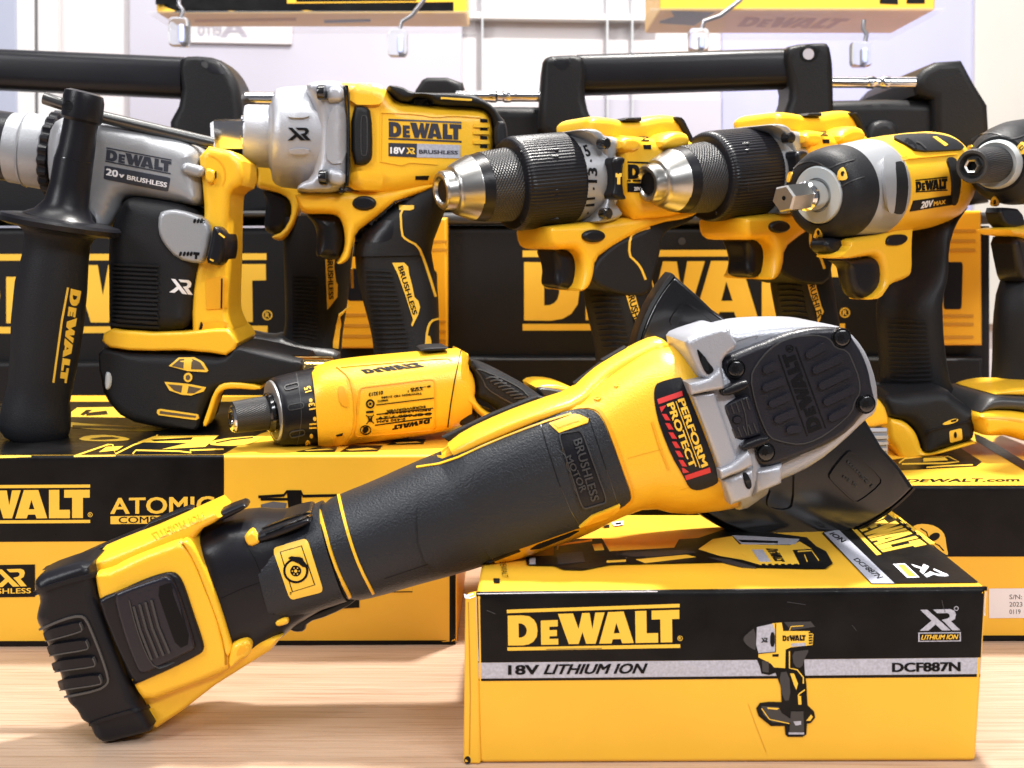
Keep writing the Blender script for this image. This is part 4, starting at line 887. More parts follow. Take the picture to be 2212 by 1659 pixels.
M = MB(); M.slab(F, Q(0, 1, '680,500 740,468 800,480 1000,495 1200,490 1400,470 1480,470 1520,510 1545,560 1530,600 1470,640 1380,625 1200,608 1000,612 850,608 720,590 670,550'), .0385, -.034, .0022, 0, rb=.002, at=.034); yc = T.part('foot_collar', M, YEL)
M = MB(); M.slab(F, Q(0, 1, '680,560 850,606 1000,610 1380,622 1470,636 1530,600 1545,565 1700,590 1900,640 2000,660 1980,760 1700,815 1560,835 1440,835 1390,900 1345,1000 1320,1100 1280,1108 1100,1095 850,1045 720,900 690,760'), .0375, -.036, .007, 1, rb=.012, at=.018); ft = T.part('battery_foot', M, RUB)
M = MB(); M.m(0).pad(Q(0, 1, '1095,712 1160,662 1260,660 1320,690 1352,742 1340,752 1220,745'), [ft], 9e-4, step=8); M.pad(Q(0, 1, '1068,815 1220,828 1335,850 1320,875 1240,903 1180,898 1100,870'), [ft], 9e-4, step=8); M.pad(Q(0, 1, ell(1220, 786, 28, 30)), [ft], 9e-4); M.pad(Q(0, 1, '1022,995 1040,990 1280,1025 1285,1050 1270,1062 1030,1030 1018,1015'), [ft], 9e-4)
M.m(1).pad(Q(0, 1, '1115,712 1165,674 1196,672 1190,728'), [ft], 1.05e-3); M.pad(Q(0, 1, '1246,672 1300,692 1330,735 1240,732'), [ft], 1.05e-3); M.pad(Q(0, 1, '1090,830 1185,838 1176,885 1130,870'), [ft], 1.05e-3); M.pad(Q(0, 1, '1225,842 1310,858 1260,888 1215,888'), [ft], 1.05e-3); M.pad(Q(0, 1, ell(1220, 786, 15, 17)), [ft], 1.05e-3); M.pad(Q(0, 1, '1040,1002 1270,1034 1265,1048 1036,1020'), [ft], 1.05e-3)
T.part('vents', M, [INK_Y, mat('brown_mesh', (.10, .07, .04), .7, bump=.6, bscale=2500)], ft)
M = MB(); M.slab(F, Q(0, 1, '1310,1100 1345,1000 1385,880 1430,825 1520,815 1690,838 1690,870 1530,858 1450,865 1410,900 1380,1000 1345,1105'), .0388, .02, .002, 1); T.part('foot_edge', M, YEL, ft)
M = MB(); M.slab(F, Q(0, 1, '690,740 730,745 745,790 735,850 705,870 684,840'), .0395, .02, .006, 1); T.part('lamp', M, mat('work_light_lens', (.55, .58, .60), .15, coat=.5), ft)
# side handle
HF = Fr(75, 944, atZ(75, 946, ZL).y, 0)
M = MB()
M.lathe(HF, [(183, 198, 30), (182, 202, 40), (181, 215, 43), (178, 246, 43), (176, 258, 42), (175, 264, 36), (172, 280, 36), (166, 320, 38), (159, 350, 41), (152, 400, 42), (144, 440, 46), (137, 462, 60), (133, 474, 80)], 64); hc = T.part('side_handle_clamp', M, BLK)
M = MB(); M.lathe(HF, [(133, 472, 100), (132, 476, 122), (131, 482, 126), (129, 492, 124), (128, 497, 108)], 72, ax=(HF.p(75, 940)-HF.p(133, 474)).normalized()); T.part('side_handle_flange', M, BLK)
M = MB(); M.lathe(HF, [(128, 496, 92), (127, 505, 74), (125, 520, 67), (120, 560, 68), (111, 620, 74), (103, 700, 74), (95, 780, 69), (88, 830, 66), (82, 860, 66), (79, 885, 71), (76, 915, 73), (74, 935, 70), (73, 947, 60)], 72); sh = T.part('side_handle', M, RUB)
M = MB(); M.m(0).line(Q(0, 1, '440,205 400,420 345,820'), 4, [sh], 4e-4); M.brand(Q(0, 1, '525,225 428,825 385,818 458,208'), [sh], 4e-4, bars=False); T.part('logo', M, INK_Y, sh)
M = MB(); M.line('119,335 158,346 196,352', 2, [hc], 2e-4); T.part('seam_line', M, GLB, hc)
M = MB(); M.tube([HF.p(96, 212), HF.p(148, 229), HF.p(218, 252, -.02), HF.p(462, 310, -.035)], .0036, 16); T.part('depth_rod', M, mat('dark_steel', (.12, .12, .12), .3, metal=.9))
M = MB(); M.m(0).pad(ell(148, 229, 9, 12), [hc], 2e-4); T.part('rod_hole', M, INK_K, hc)
# ================================================================== tool hidden behind the impact wrench
F = Fr(650, 760, .87, 8)
T = Thing('cordless_driver', 'cordless tool mostly hidden between the hammer drill and the big impact wrench', 'cordless driver', atZ(640, 790, ZL))
M = MB(); M.slab(F, ZA('300,480 420,560 660,680 800,760 700,1000 660,1100 600,1180 560,1195 505,1180 500,1160 580,1130 640,1020 640,920 590,860 440,820 380,800 380,700 320,640'), .016, -.02, .006, 1, rb=.006); T.part('housing', M, YEL)
M = MB(); M.slab(F, ZA('310,645 400,650 400,700 370,770 330,800 290,770 290,690'), .018, -.02, .004, 1); T.part('bumper', M, BLK)
M = MB(); M.slab(F, ZA('420,830 500,835 600,870 640,930 640,1020 610,1100 560,1155 500,1150 440,1110 450,1000 460,900'), .010, -.012, .006, 1); T.part('trigger', M, BLK)
M = MB(); M.loft(F, [(608, 470, 770, 460, .016), (612, 530, 765, 520, .017), (614, 600, 758, 590, .018), (616, 660, 750, 660, .018), (616, 710, 740, 720, .018), (600, 745, 738, 755, .02)], n=2.6, smooth=1); hg = T.part('grip', M, RUB)
M = MB()
for i in range(17): M.line(ZC(f'510,{170+i*30} 600,{172+i*30} 700,{178+i*31}'), 3.6, [hg], 1.2e-3, step=10)
T.part('grip_ribs', M, RUB, hg)
M = MB(); M.m(0).pad(ZC('765,40 840,45 835,100 850,220 862,240 860,340 800,420 780,440 772,200'), [hg], 5e-4); M.pad(ZC('960,410 870,480 850,560 825,700 825,745 865,750 880,600 890,560 880,500'), [hg], 5e-4); M.line(ZC('975,115 980,270'), 3.4, [hg], 5e-4); M.m(1).text('BRUSHLESS', ZC('825,20 828,355 795,360 778,20'), [hg], 7e-4, .03)
T.part('accent', M, [INK_Y, INK_K], hg)
M = MB(); M.slab(F, ZC('60,620 150,625 340,665 420,640 480,680 700,720 880,760 890,840 850,1180 520,1180 470,800 330,820 130,780 70,720'), .024, -.03, .010, 1, rb=.01); T.part('battery_foot', M, DGR)
F3 = Fr(610, 800, .735, 6)
TC = Thing('chrome_cup', 'round chrome rimmed piece with a painted yellow reflection, tucked behind the nose of the small folding screwdriver', 'chrome piece', atZ(640, 850, ZL))
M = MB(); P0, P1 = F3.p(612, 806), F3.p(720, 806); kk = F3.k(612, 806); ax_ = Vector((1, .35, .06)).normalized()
M.revolve([(P0+ax_*.012, 26*kk), (P0+ax_*.001, 33*kk), (P0, 36*kk), (P0+ax_*.001, 38*kk), (P0+ax_*.004, 38*kk), (P1, 37*kk)], 48, ax=ax_); TC.part('cup', M, mat('chrome_reflection_amber', (.85, .60, .22), .1, metal=1))  # amber base colour paints in the yellow mirrored by the metal
M = MB(); M.revolve([(P0-ax_*.0006, 36*kk), (P0-ax_*.001, 38*kk), (P0+ax_*.0012, 39.5*kk), (P0+ax_*.003, 38.3*kk)], 48, ax=ax_, cap0=False, cap1=False); TC.part('rim', M, CHR)
# ================================================================== big impact wrench
F = Fr(870, 600, .80, 9)
T = Thing('impact_wrench', 'big impact wrench with a fat silver nose and square steel drive, second from left', 'impact wrench', atZ(880, 790, ZL))
M = MB(); k = [(458, 289), (462, 289), (526, 289)]
P = [(F.p(x, y, .006), r*F.k(x, y, .006)) for x, y, r in ((457, 289, 34), (465, 289, 41), (531, 289, 41))]
M.revolve(P, 4, rot=.62); T.part('square_drive', M, CHR, sharp=20)
M = MB(); M.lathe(F, [(520, 292, 30), (524, 292, 42), (534, 292, 42), (538, 292, 36)], off=.004); T.part('drive_collar', M, CHR)
M = MB(); M.lathe(F, [(534, 292, 40), (530, 292, 48), (527, 292, 58), (529, 292, 63), (536, 293, 66), (582, 295, 67), (586, 295, 72), (590, 296, 92), (596, 296, 101), (610, 297, 106), (640, 298, 109), (690, 300, 112), (700, 300, 112)], 72, off=-.002); nz = T.part('nose', M, SIL)
M = MB(); M.slab(F, ZA('740,90 790,52 940,45 1020,60 1045,200 1050,700 1030,800 985,848 680,848 690,790 790,740 820,600 820,300 790,200'), .0335, -.034, .010, 1, rb=.01, at=.016); hs = T.part('hammer_case', M, SIL)
M = MB(); M.slab(F, ZA('900,80 1020,70 1025,190 890,195'), .0375, 0, .004, 1); M.slab(F, ZA('890,665 1035,690 1030,800 905,795'), .0375, 0, .004, 1); M.pad(ZA('920,225 1005,205 1030,300 1030,630 910,640 890,500'), [hs], 1.2e-3, ch=1); M.pad(ZA('620,272 770,270 770,308 620,312'), [nz], 2e-3, ch=1, step=7); M.pad(ZA('625,525 770,520 770,562 625,558'), [nz], 2e-3, ch=1, step=7); T.part('case_lug', M, SIL, hs)
M = MB(); M.xr(ZA('618,375 768,375 778,465 615,465'), [nz, hs], 6e-4, .2); T.part('logo', M, INK_K, nz)
for s in ('860,118', '872,735'):
    (cx, cy), = ZA(s); P0 = F.p(cx-8, cy, .036); kk = F.k(cx, cy); M = MB(); M.revolve([(P0, 14*kk), (P0+F.u*.001, 16*kk), (F.p(cx+8, cy, .037), 16*kk)], 24); T.part('case_bolt', M, GLB)
M = MB(); M.slab(F, ZA('1022,70 1055,75 1062,200 1068,690 1055,806 1030,806 1045,690 1048,200'), .034, -.035, .002, 0, at=.026); M.slab(F, ZA('985,815 1020,812 1015,850 985,850'), .032, 0, .001, 0); T.part('gasket', M, GLB)
M = MB(); M.slab(F, ZA('960,50 1100,58 1290,72 1340,120 1400,190 1500,205 1640,215 1900,225 2020,235 2080,280 2105,360 2110,520 2080,680 1960,720 1700,790 1400,870 1050,850 1030,600'), .028, -.034, .012, 1, rb=.01, at=.014); mh = T.part('motor_housing', M, YEL)
M = MB(); M.slab(F, ZA('660,845 1040,835 1300,830 1700,770 1640,830 1420,905 1200,1065 1110,1130 1080,1240 1060,1330 1000,1365 965,1360 990,1330 1030,1240 1025,1120 1000,1040 960,1005 900,1000 720,1000 690,930'), .024, -.026, .008, 1, rb=.008, at=.012); lh = T.part('handle_frame', M, YEL)
M = MB(); M.pad(ZA('1065,80 1270,82 1305,110 1300,190 1270,212 1065,210'), [mh], 3e-3, ch=1, step=8); M.pad(ZA('1070,690 1280,685 1305,720 1300,790 1270,812 1060,800'), [mh, lh], 3e-3, ch=1, step=8); M.line(ZA('1290,262 1560,275 1680,300 1800,285 2010,300'), 3, [mh], 8e-4, ch=1); M.line(ZA('1290,265 1285,620 1440,645 1500,625 1700,640'), 2.6, [mh], 6e-4)
for y in (360, 410, 480): M.pad(ZA(f'1960,{y-14} 2070,{y-12} 2070,{y+14} 1960,{y+12}'), [mh], 1.2e-3)
T.part('moulding', M, YEL, mh)
M = MB(); M.m(0)
for y in (325, 385, 448, 510): M.pad(ZA(f'2010,{y-16} 2060,{y-12} 2062,{y+12} 2010,{y+10}'), [mh], 4e-4)
M.pad(ZA('1530,175 1620,172 1645,215 1540,212'), [mh], 5e-4); M.pad(ZA('1540,725 1640,722 1630,752 1540,750'), [mh, lh], 5e-4)
T.part('vent_slot', M, INK_K, mh)
M = MB(); M.slab(F, ZA('1072,220 1180,218 1222,260 1232,560 1215,620 1170,650 1078,640'), .032, 0, .004, 1); ru = T.part('rubber_bumper', M, RUB); M = MB(); M.line(ZA(rrect([(1145, 285), (1190, 285), (1190, 575), (1145, 575)], .3)), 2, [ru], 4e-4, closed=True); T.part('bumper_line', M, DGR, ru)
M = MB(); M.slab(F, ZA('1320,75 1430,80 1510,125 1600,130 1900,128 2000,160 2100,230 2150,300 2180,330 2200,400 2200,480 2160,520 2105,510 2110,400 2090,300 2030,235 1900,222 1680,215 1640,165 1540,150 1500,190 1420,180 1370,130'), .032, -.036, .008, 1, rb=.008, at=.02); tc_ = T.part('rear_cover', M, RUB)
M = MB(); M.line(ZA('1725,158 1950,172'), 4, [tc_], 5e-4); T.part('accent', M, INK_Y, tc_)
M = MB(); M.slab(F, ZA('2120,330 2180,322 2200,360 2210,480 2180,520 2120,515'), .036, 0, .004, 1); T.part('belt_hook_boss', M, RUB)
M = MB(); M.m(0).brand(ZA('1345,328 1875,350 1875,462 1345,440'), [mh], 3e-4)
M.pad(ZA('1345,484 1552,490 1550,590 1345,580'), [mh], 3e-4); M.m(1).pad(ZA('1552,490 1868,500 1866,596 1550,590'), [mh], 3e-4); M.m(2).text('18V', ZA('1360,515 1462,518 1460,565 1360,562'), [mh], 4.5e-4, .05); M.m(3).xr(ZA('1475,518 1535,520 1538,566 1472,564'), [mh], 4.5e-4); M.m(0).text('BRUSHLESS', ZA('1568,534 1848,542 1846,568 1568,562'), [mh], 4.5e-4, .04)
T.part('lettering', M, [mat('slate_ink', (.03, .03, .045), .4), INK_S, INK_W, INK_Y], mh)
M = MB(); M.slab(F, ZA(ell(1170, 922, 88, 54)), .026, 0, .002, 0); T.part('direction_button', M, BLK)
M = MB(); M.slab(F, ZA('740,1005 800,1000 900,1000 970,1015 1010,1060 1030,1150 1020,1250 990,1320 940,1330 830,1320 815,1280 830,1150 800,1060'), .013, -.014, .008, 2, rb=.006); T.part('trigger', M, BLK)
M = MB(); M.loft(F, [(865, 432, 985, 395, .021), (790, 495, 955, 470, .023), (766, 540, 930, 535, .023), (768, 580, 935, 570, .023), (778, 630, 945, 620, .023), (795, 690, 948, 690, .023), (806, 740, 948, 740, .024), (808, 800, 950, 800, .026)], n=2.6, smooth=1); gr = T.part('grip', M, RUB)
M = MB()
M.pad(ZA('1390,905 1660,830 1650,1000 1620,1100 1600,1250 1560,1300 1100,1310 1120,1140'), [gr, lh, mh], .0014, step=8); T.part('grip_cheek', M, RUB)
ck = [o for o in T.o.children if o.name.startswith('grip_cheek')]
M = MB(); M.pad(ZA('1150,1160 1380,1010 1380,1160 1330,1200 1160,1215'), ck, 2.5e-4, ch=1); T.part('textured_patch', M, BLK, ck[0])
M = MB()
for i in range(19): M.line(ZC(f'{1085+i*5},{130+i*38} {1200+i*5},{132+i*38} {1290+min(i,14)*9},{140+i*37}'), 3.4, [gr], 1.2e-3, step=8)
T.part('grip_ribs', M, RUB, gr)
M = MB(); M.m(0)
M.line(ZA('1530,950 1432,955 1440,1150 1470,1185 1560,1230 1600,1330 1640,1450 1685,1600'), 4.6, ck+[gr], 5e-4, ch=1); M.pad(ZA('1425,940 1530,938 1530,965 1500,975 1425,972'), ck+[gr], 6e-4)
M.pad(ZC('1295,70 1390,68 1420,100 1428,160 1450,240 1470,340 1500,370 1515,420 1500,480 1455,575 1445,560 1460,520 1400,330 1340,160'), [gr]+ck, 6e-4); M.line(ZC('1660,512 1600,530 1570,600 1560,740'), 4, [gr], 6e-4, ch=1); M.pad(ZC('1560,640 1590,650 1602,690 1600,740 1555,740'), [gr], 6e-4)
M.m(1).text('BRUSHLESS', ZC('1378,92 1492,470 1458,482 1340,105'), [gr]+ck, 8e-4, .035)
T.part('accent', M, [INK_Y, INK_K], gr)
M = MB(); M.loft(F, [(806, 780, 950, 780, .028), (790, 830, 990, 830, .036), (786, 900, 1000, 890, .036)], n=3); T.part('battery_foot', M, RUB)
# ================================================================== two hammer drills in the middle
def drill(tr, Y0, yaw, at, label, dial, full):
    F = Fr(*tr([(1300, 600)])[0], Y0, yaw); A = lambda s: tr(pts(s)); q1 = lambda s: tr(Q(1, 0, s)); q2 = lambda s: tr(Q(1, 1, s))
    sc = abs(tr([(0, 100)])[0][1]-tr([(0, 0)])[0][1])/100
    T = Thing('drill_driver', label, 'drill', at, 'two drills with knurled chucks')
    pr = lambda L: [(*tr([(x, y)])[0], r*sc) for x, y, r in L]
    M = MB(); M.lathe(F, pr([(985, 410, 10), (985, 410, 20), (966, 411.5, 22), (956, 412, 25), (951, 412.5, 31), (951, 412.5, 38), (955, 412, 42), (974, 410.5, 43), (975, 410.5, 46), (976, 410.3, 50), (982, 410, 55), (1014, 406.5, 70), (1016, 406, 70.5)]), 64, cap0=True, cap1=True); T.part('chuck_nose', M, STL)
    M = MB(); P0, P1 = F.p(*tr([(952, 412.3)])[0]), F.p(*tr([(990, 410)])[0]); a = (P1-P0).normalized(); kk = F.k(*tr([(952, 412)])[0])*sc
    M.revolve([(P0+a*.0012, 0.0001), (P0+a*.0012, 23.5*kk)], 32, ax=a, cap0=False, cap1=False); T.part('chuck_bore', M, INK_K)
    M = MB(); M.lathe(F, pr([(1014, 406.5, 66), (1015, 406.4, 70), (1030, 405, 72.5), (1040, 404, 74)]), 64); T.part('chuck_band', M, BLK)
    M = MB(); L = [(1038+i*8, 404.2-i*.75, 74.5+i*.62) for i in range(9)]; M.lathe(F, pr(L), 64); T.part('chuck_sleeve', M, KN)
    M = MB(); M.lathe(F, pr([(1096, 398, 88), (1100, 398, 97), (1106, 397.5, 100), (1112, 397, 101), (1214, 387.5, 100.5), (1220, 387, 97), (1222, 387, 92)]), ribs=84, amp=.012); cl = T.part('clutch_ring', M, BLK)
    M = MB()
    for yy in (330, 345, 418, 432, 478):
        a_, b_ = A([(1124, yy), (1206, yy-6)]); M.tube([on(*a_, [cl]), on(*b_, [cl])], .0013)
    T.part('clutch_grip', M, BLK, cl)
    M = MB(); M.lathe(F, pr([(1214, 388, 93), (1216, 388, 95.5), (1262, 383, 97), (1284, 381, 97), (1290, 380, 90)]), 72); sc_ = T.part('torque_collar', M, SILP)
    M = MB(); K = (lambda s: q1(s))
    for t, q in (('15', '1540,955 1590,940 1618,1010 1566,1018'), ('13', '1600,1180 1600,1090 1656,1092 1656,1182'), ('11', '1585,1335 1590,1285 1642,1280 1638,1330')):
        M.text(t, K(q) if t != '11' else K(q), [sc_], 3e-4, .04)
    for s in ('1612,1035 1622,1035 1622,1050 1612,1050', '1630,1215 1640,1215 1640,1230 1630,1230', '1595,1375 1602,1372 1600,1386 1593,1386'): M.pad(K(s), [sc_], 3e-4)
    T.part('numerals', M, INK_K, sc_)
    M = MB(); M.slab(F, q1('1500,848 1560,836 1640,838 1680,880 1760,885 1785,920 1785,965 1765,1010 1735,1050 1735,1300 1780,1345 1795,1390 1770,1425 1700,1445 1600,1447 1640,1400 1680,1300 1690,1150 1670,1000 1600,900'), .028, -.032, .009, 1, rb=.01, at=.02); gc = T.part('gear_case', M, SILP)
    for s in ('1700,930', '1712,1385'):
        (cx, cy), = q1(s); P0 = F.p(cx, cy, .030); kk = F.k(cx, cy); M = MB(); M.revolve([(P0-F.n*.003, 12*kk*sc), (P0+F.n*.003, 12*kk*sc), (P0+F.n*.004, 9*kk*sc)], 24, ax=F.n); T.part('case_screw', M, GLB)
    M = MB(); M.slab(F, A('1318,292 1345,294 1372,296 1400,300 1440,296 1480,300 1492,330 1500,400 1498,450 1440,470 1330,478'), .030, -.030, .010, 1, rb=.01, at=.018); mh = T.part('motor_housing', M, YEL)
    M = MB(); M.slab(F, A('1256,270 1262,256 1275,251 1318,256 1345,263 1390,252 1432,248 1456,252 1470,280 1482,296 1480,316 1330,318 1262,300'), .016, -.030, .008, 1, rb=.01); tp = T.part('top_housing', M, YEL)
    M = MB(); M.slab(F, A('1412,300 1440,284 1470,284 1480,300 1478,322 1440,330 1414,326'), .034, 0, .008, 1); M.slab(F, A('1330,296 1368,296 1376,310 1372,330 1330,330'), .033, 0, .006, 1); T.part('moulding', M, YEL, mh)
    M = MB(); M.slab(F, A('1454,252 1470,254 1482,276 1494,300 1494,312 1482,312 1478,292 1468,272'), .020, -.03, .004, 1); M.slab(F, A('1342,260 1352,254 1384,253 1384,262'), .017, -.02, .002, 0); T.part('rear_cap', M, RUB)
    M = MB(); M.m(0).pad(q1('1925,885 1985,885 1995,915 1940,915'), [mh, tp], 5e-4); M.pad(q1('1955,940 2005,940 2005,968 1960,966'), [mh], 5e-4); M.m(1).pad(q1('1960,896 1985,890 1990,912 1965,912'), [mh, tp], 7e-4)
    M.m(0).brand(q1('1855,1062 2300,1075 2300,1162 1855,1160'), [mh], 4e-4); M.pad(q1('1855,1185 2200,1195 2200,1250 1855,1245'), [mh], 4e-4); M.m(2).text('20V', q1('1895,1212 1935,1212 1935,1235 1895,1235'), [mh], 5e-4, .04)
    T.part('lettering', M, [INK_K, INK_A, INK_W], mh)
    M = MB(); M.slab(F, q1('1760,1015 1825,1018 1830,1050 1815,1075 1815,1240 1835,1290 1820,1295 1765,1290 1745,1260 1760,1220 1755,1090 1742,1050'), .038, 0, .003, 1); sl = T.part('mode_switch', M, BLK); M = MB(); M.pad(q1('1778,1122 1815,1122 1815,1145 1806,1148 1806,1195 1788,1195 1788,1150 1778,1148'), [sl], 4e-4); T.part('hammer_mark', M, INK_Y, sl)
    M = MB(); M.slab(F, A('1168,492 1180,488 1260,480 1340,470 1498,450 1470,475 1400,486 1350,510 1300,540 1272,560 1265,600 1256,620 1244,628 1230,628 1240,605 1244,570 1236,545 1222,537 1186,540 1172,530'), .024, -.024, .007, 1, rb=.007, at=.012); hf = T.part('handle_frame', M, YEL)
    M = MB(); M.slab(F, q1(ell(1634, 1530, 74, 42)), .027, 0, .002, 0); T.part('direction_button', M, BLK)
    M = MB(); M.slab(F, A('1183,540 1200,537 1225,538 1242,550 1249,580 1244,615 1236,626 1200,624 1192,610 1196,580'), .012, -.012, .006, 2, rb=.005); T.part('trigger', M, BLK)
    M = MB(); M.loft(F, [(*tr([(a, b)])[0], *tr([(c, e)])[0], f) for a, b, c, e, f in ((1335, 528, 1398, 520, .017), (1282, 560, 1396, 548, .019), (1265, 600, 1398, 590, .021), (1266, 640, 1404, 632, .021), (1276, 690, 1414, 685, .022), (1288, 740, 1424, 740, .022), (1294, 800, 1428, 800, .023), (1280, 860, 1440, 860, .03), (1280, 940, 1440, 940, .034))], n=2.6, smooth=1); gr = T.part('grip', M, RUB)
    M = MB(); M.slab(F, A('1320,528 1345,514 1378,502 1400,488 1420,478 1500,458 1498,470 1470,488 1440,496 1424,520 1424,548 1410,590 1400,640 1340,640 1272,612 1276,570'), .0228, -.02, .003, 1); ck = T.part('grip_cheek', M, RUB)
    M = MB()
    for i in range(10): M.line(A([(1278+i*2.6, 642+i*12), (1310+i*2.4, 641+i*12), (1338+i*2.6, 644+i*12)]), 3.4, [gr], 1.2e-3, step=8)
    T.part('grip_ribs', M, RUB, gr)
    M = MB(); M.m(0).line(A('1404,492 1376,500 1360,512 1358,552 1372,564 1384,578 1394,604'), 4.4, [gr, ck], 6e-4, ch=1); M.pad(A('1343,620 1367,621 1373,645 1386,688 1392,700 1378,728 1374,700 1360,665 1350,632'), [gr], 6e-4); M.m(1).text('BRUSHLES', A('1366,626 1388,712 1374,716 1354,632'), [gr], 8e-4, .03)
    T.part('accent', M, [INK_Y, INK_K], gr)
    return T
TA = lambda P: list(P)
drill(TA, .80, 28, atZ(1360, 960, ZR), 'left one of the two drills with knurled chucks, its ribbed clutch ring fully seen', None, True)
TB = lambda P: [(1396+(x-952)*.87, 396+(y-412)*.96) for x, y in P]
drill(TB, .84, 33, atZ(1750, 950, ZR), 'right one of the two drills with knurled chucks, beside the compact wrench', None, False)
# ================================================================== compact impact wrench
F = Fr(1960, 700, .79, 40)
T = Thing('impact_wrench', 'compact impact wrench with a hexagonal steel drive and black rubber nose, right of the drills', 'impact wrench', atZ(2030, 970, ZR))
def nose_axis(a, b): return (F.p(*b)-F.p(*a)).normalized()
AX = nose_axis((1758, 422), (2045, 378))
M = MB(); M.m(0)
P = [(F.p(x, y), r*F.k(x, y)) for x, y, r in ((1691, 429.5, 24), (1691, 429.5, 27), (1694, 429, 31), (1734, 424.5, 31), (1742, 423.5, 26))]
M.revolve(P, 6, rot=.15, ax=AX); hx = T.part('hex_drive', M, STL, sharp=20)
M = MB(); M.pad(ell(1693.5, 428, 4, 5), [hx], 2e-4); T.part('detent_hole', M, INK_K, hx)
M = MB(); M.revolve([(F.p(x, y), r*F.k(x, y)) for x, y, r in ((1736, 424.5, 26), (1740, 424, 32), (1760, 422, 33), (1776, 420, 33))], 40, ax=AX); T.part('drive_shaft', M, CHR)
M = MB(); M.revolve([(F.p(x, y), r*F.k(x, y)) for x, y, r in ((1766, 421.5, 34), (1764, 421.5, 37), (1764, 421.5, 59), (1767, 421, 62), (1776, 420, 62))], 64, ax=AX); T.part('nose_ring', M, mat('matte_pale_grey', (.42, .45, .46), .5))
M = MB(); M.revolve([(F.p(x, y), r*F.k(x, y)) for x, y, r in ((1768, 421, 62), (1766, 421, 66), (1768, 421, 80), (1774, 420, 91), (1784, 418.5, 97), (1798, 416.5, 100), (1812, 414.5, 101), (1814, 414.5, 97))], 72, ax=AX); rn = T.part('nose_bumper', M, RUB)
M = MB(); M.line(ZB('270,355 300,320 370,290 450,290 530,335 580,345 650,310 780,275'), 2.6, [rn], 4e-4, ch=1, step=6); M.line(ZB('860,420 780,445 700,480 660,520'), 2.4, [rn], 6e-4, ch=1); T.part('bumper_edge', M, DGR, rn)
M = MB(); M.m(0)
M.pad(ZB('640,390 655,360 685,338 705,365 722,420 720,440 690,452 645,445'), [rn], 8e-4, ch=1, step=5); M.pad(ZB('438,915 460,860 480,850 515,905 515,928 440,930'), [rn], 8e-4, ch=1, step=5); M.pad(ZB('215,465 225,400 245,378 262,382 248,440 236,468'), [rn], 8e-4, ch=1, step=5)
M.m(1).pad(ZB(ell(684, 395, 12, 20)), [rn], 1.0e-3); M.pad(ZB(ell(482, 885, 12, 18)), [rn], 1.0e-3); T.part('nose_inset', M, [INK_Y, INK_K], rn)
M = MB(); M.revolve([(F.p(x, y), r*F.k(x, y)) for x, y, r in ((1806, 415, 90), (1810, 414.5, 98), (1836, 411, 101), (1868, 407, 104), (1878, 406, 104), (1882, 405, 99))], 72, ax=AX); sv = T.part('hammer_case', M, SILP)
M = MB(); M.pad(ZB('1000,300 1015,262 1060,255 1110,262 1100,330 1110,500 1095,690 1080,720 1040,700 1020,560'), [sv], 2.5e-3, ch=1, step=8); T.part('case_lug', M, SILP, sv)
M = MB(); M.revolve([(F.p(x, y), r*F.k(x, y)) for x, y, r in ((1872, 406.5, 98), (1876, 406, 105), (1920, 400, 106), (1960, 394, 105), (2000, 389, 103), (2018, 386, 98), (2030, 384.5, 86), (2036, 383.5, 60))], 72, ax=AX); yb_ = T.part('motor_housing', M, YEL)
M = MB(); M.pad(ZB('1100,310 1170,300 1195,370 1212,480 1205,600 1180,720 1100,722 1085,690 1105,560 1110,430 1090,330'), [yb_, sv], 2.2e-3, ch=1, step=8); T.part('rubber_bumper', M, RUB)
M = MB(); M.pad(ZB('1545,268 1610,262 1650,330 1665,450 1655,560 1630,650 1585,655 1600,500 1585,380'), [yb_], 1.6e-3, ch=1, step=8); T.part('rubber_bumper', M, RUB)
M = MB(); M.pad(ZB('1080,95 1200,78 1400,68 1560,90 1660,140 1705,195 1600,205 1300,218 1220,160'), [yb_], 1.6e-3, ch=1, step=8); tp = T.part('top_cover', M, RUB)
M = MB(); M.m(0).pad(ZB('1190,100 1240,95 1300,150 1310,185 1270,180 1210,130'), [tp], 4e-4, ch=1); M.m(1).line(ZB('1300,130 1330,140 1380,185'), 3, [tp], 8e-4); M.m(2).pad(ZB('1440,85 1470,82 1570,150 1545,165'), [tp], 4e-4); T.part('cover_slot', M, [GLB, DGR, INK_Y], tp)
M = MB(); M.line(ZB('1220,275 1640,232'), 2.4, [yb_], 1e-3); M.m(0).pad(ZB('1150,265 1220,250 1225,280 1150,300'), [yb_], 1e-3); T.part('moulding', M, YELD, yb_)
M = MB(); M.m(0).brand(ZB('1295,460 1562,434 1562,522 1297,538'), [yb_], 4e-4); M.pad(ZB('1275,622 1600,575 1650,600 1640,650 1245,712'), [yb_], 4e-4); M.m(1).text('20V', ZB('1340,630 1440,614 1440,665 1335,685'), [yb_], 5.5e-4, .04, shear=.2); M.m(2).text('MAX', ZB('1448,628 1545,612 1540,645 1444,662'), [yb_], 5.5e-4, .04); T.part('lettering', M, [INK_K, INK_W, INK_Y], yb_)
M = MB(); M.slab(F, ZB('580,1100 700,1020 690,945 800,930 1000,900 1100,790 1200,730 1340,720 1420,720 1300,780 1250,850 1240,1000 1240,1220 1210,1280 1060,1330 1010,1400 960,1450 860,1460 960,1380 1000,1280 985,1150 950,1090 900,1085 700,1115'), .014, -.003, .005, 1, rb=.004, at=.010); hf = T.part('handle_frame', M, YEL)
M = MB(); M.slab(F, ZB('1060,930 1100,908 1200,905 1228,930 1215,970 1160,1000 1060,1002 1042,975'), .0155, .008, .001, 1); T.part('direction_button', M, BLK)
M = MB(); M.slab(F, ZB('510,985 540,940 600,930 680,940 715,1060 690,1078 570,1075 520,1030'), .008, -.004, .003, 1); T.part('lamp_housing', M, BLK)
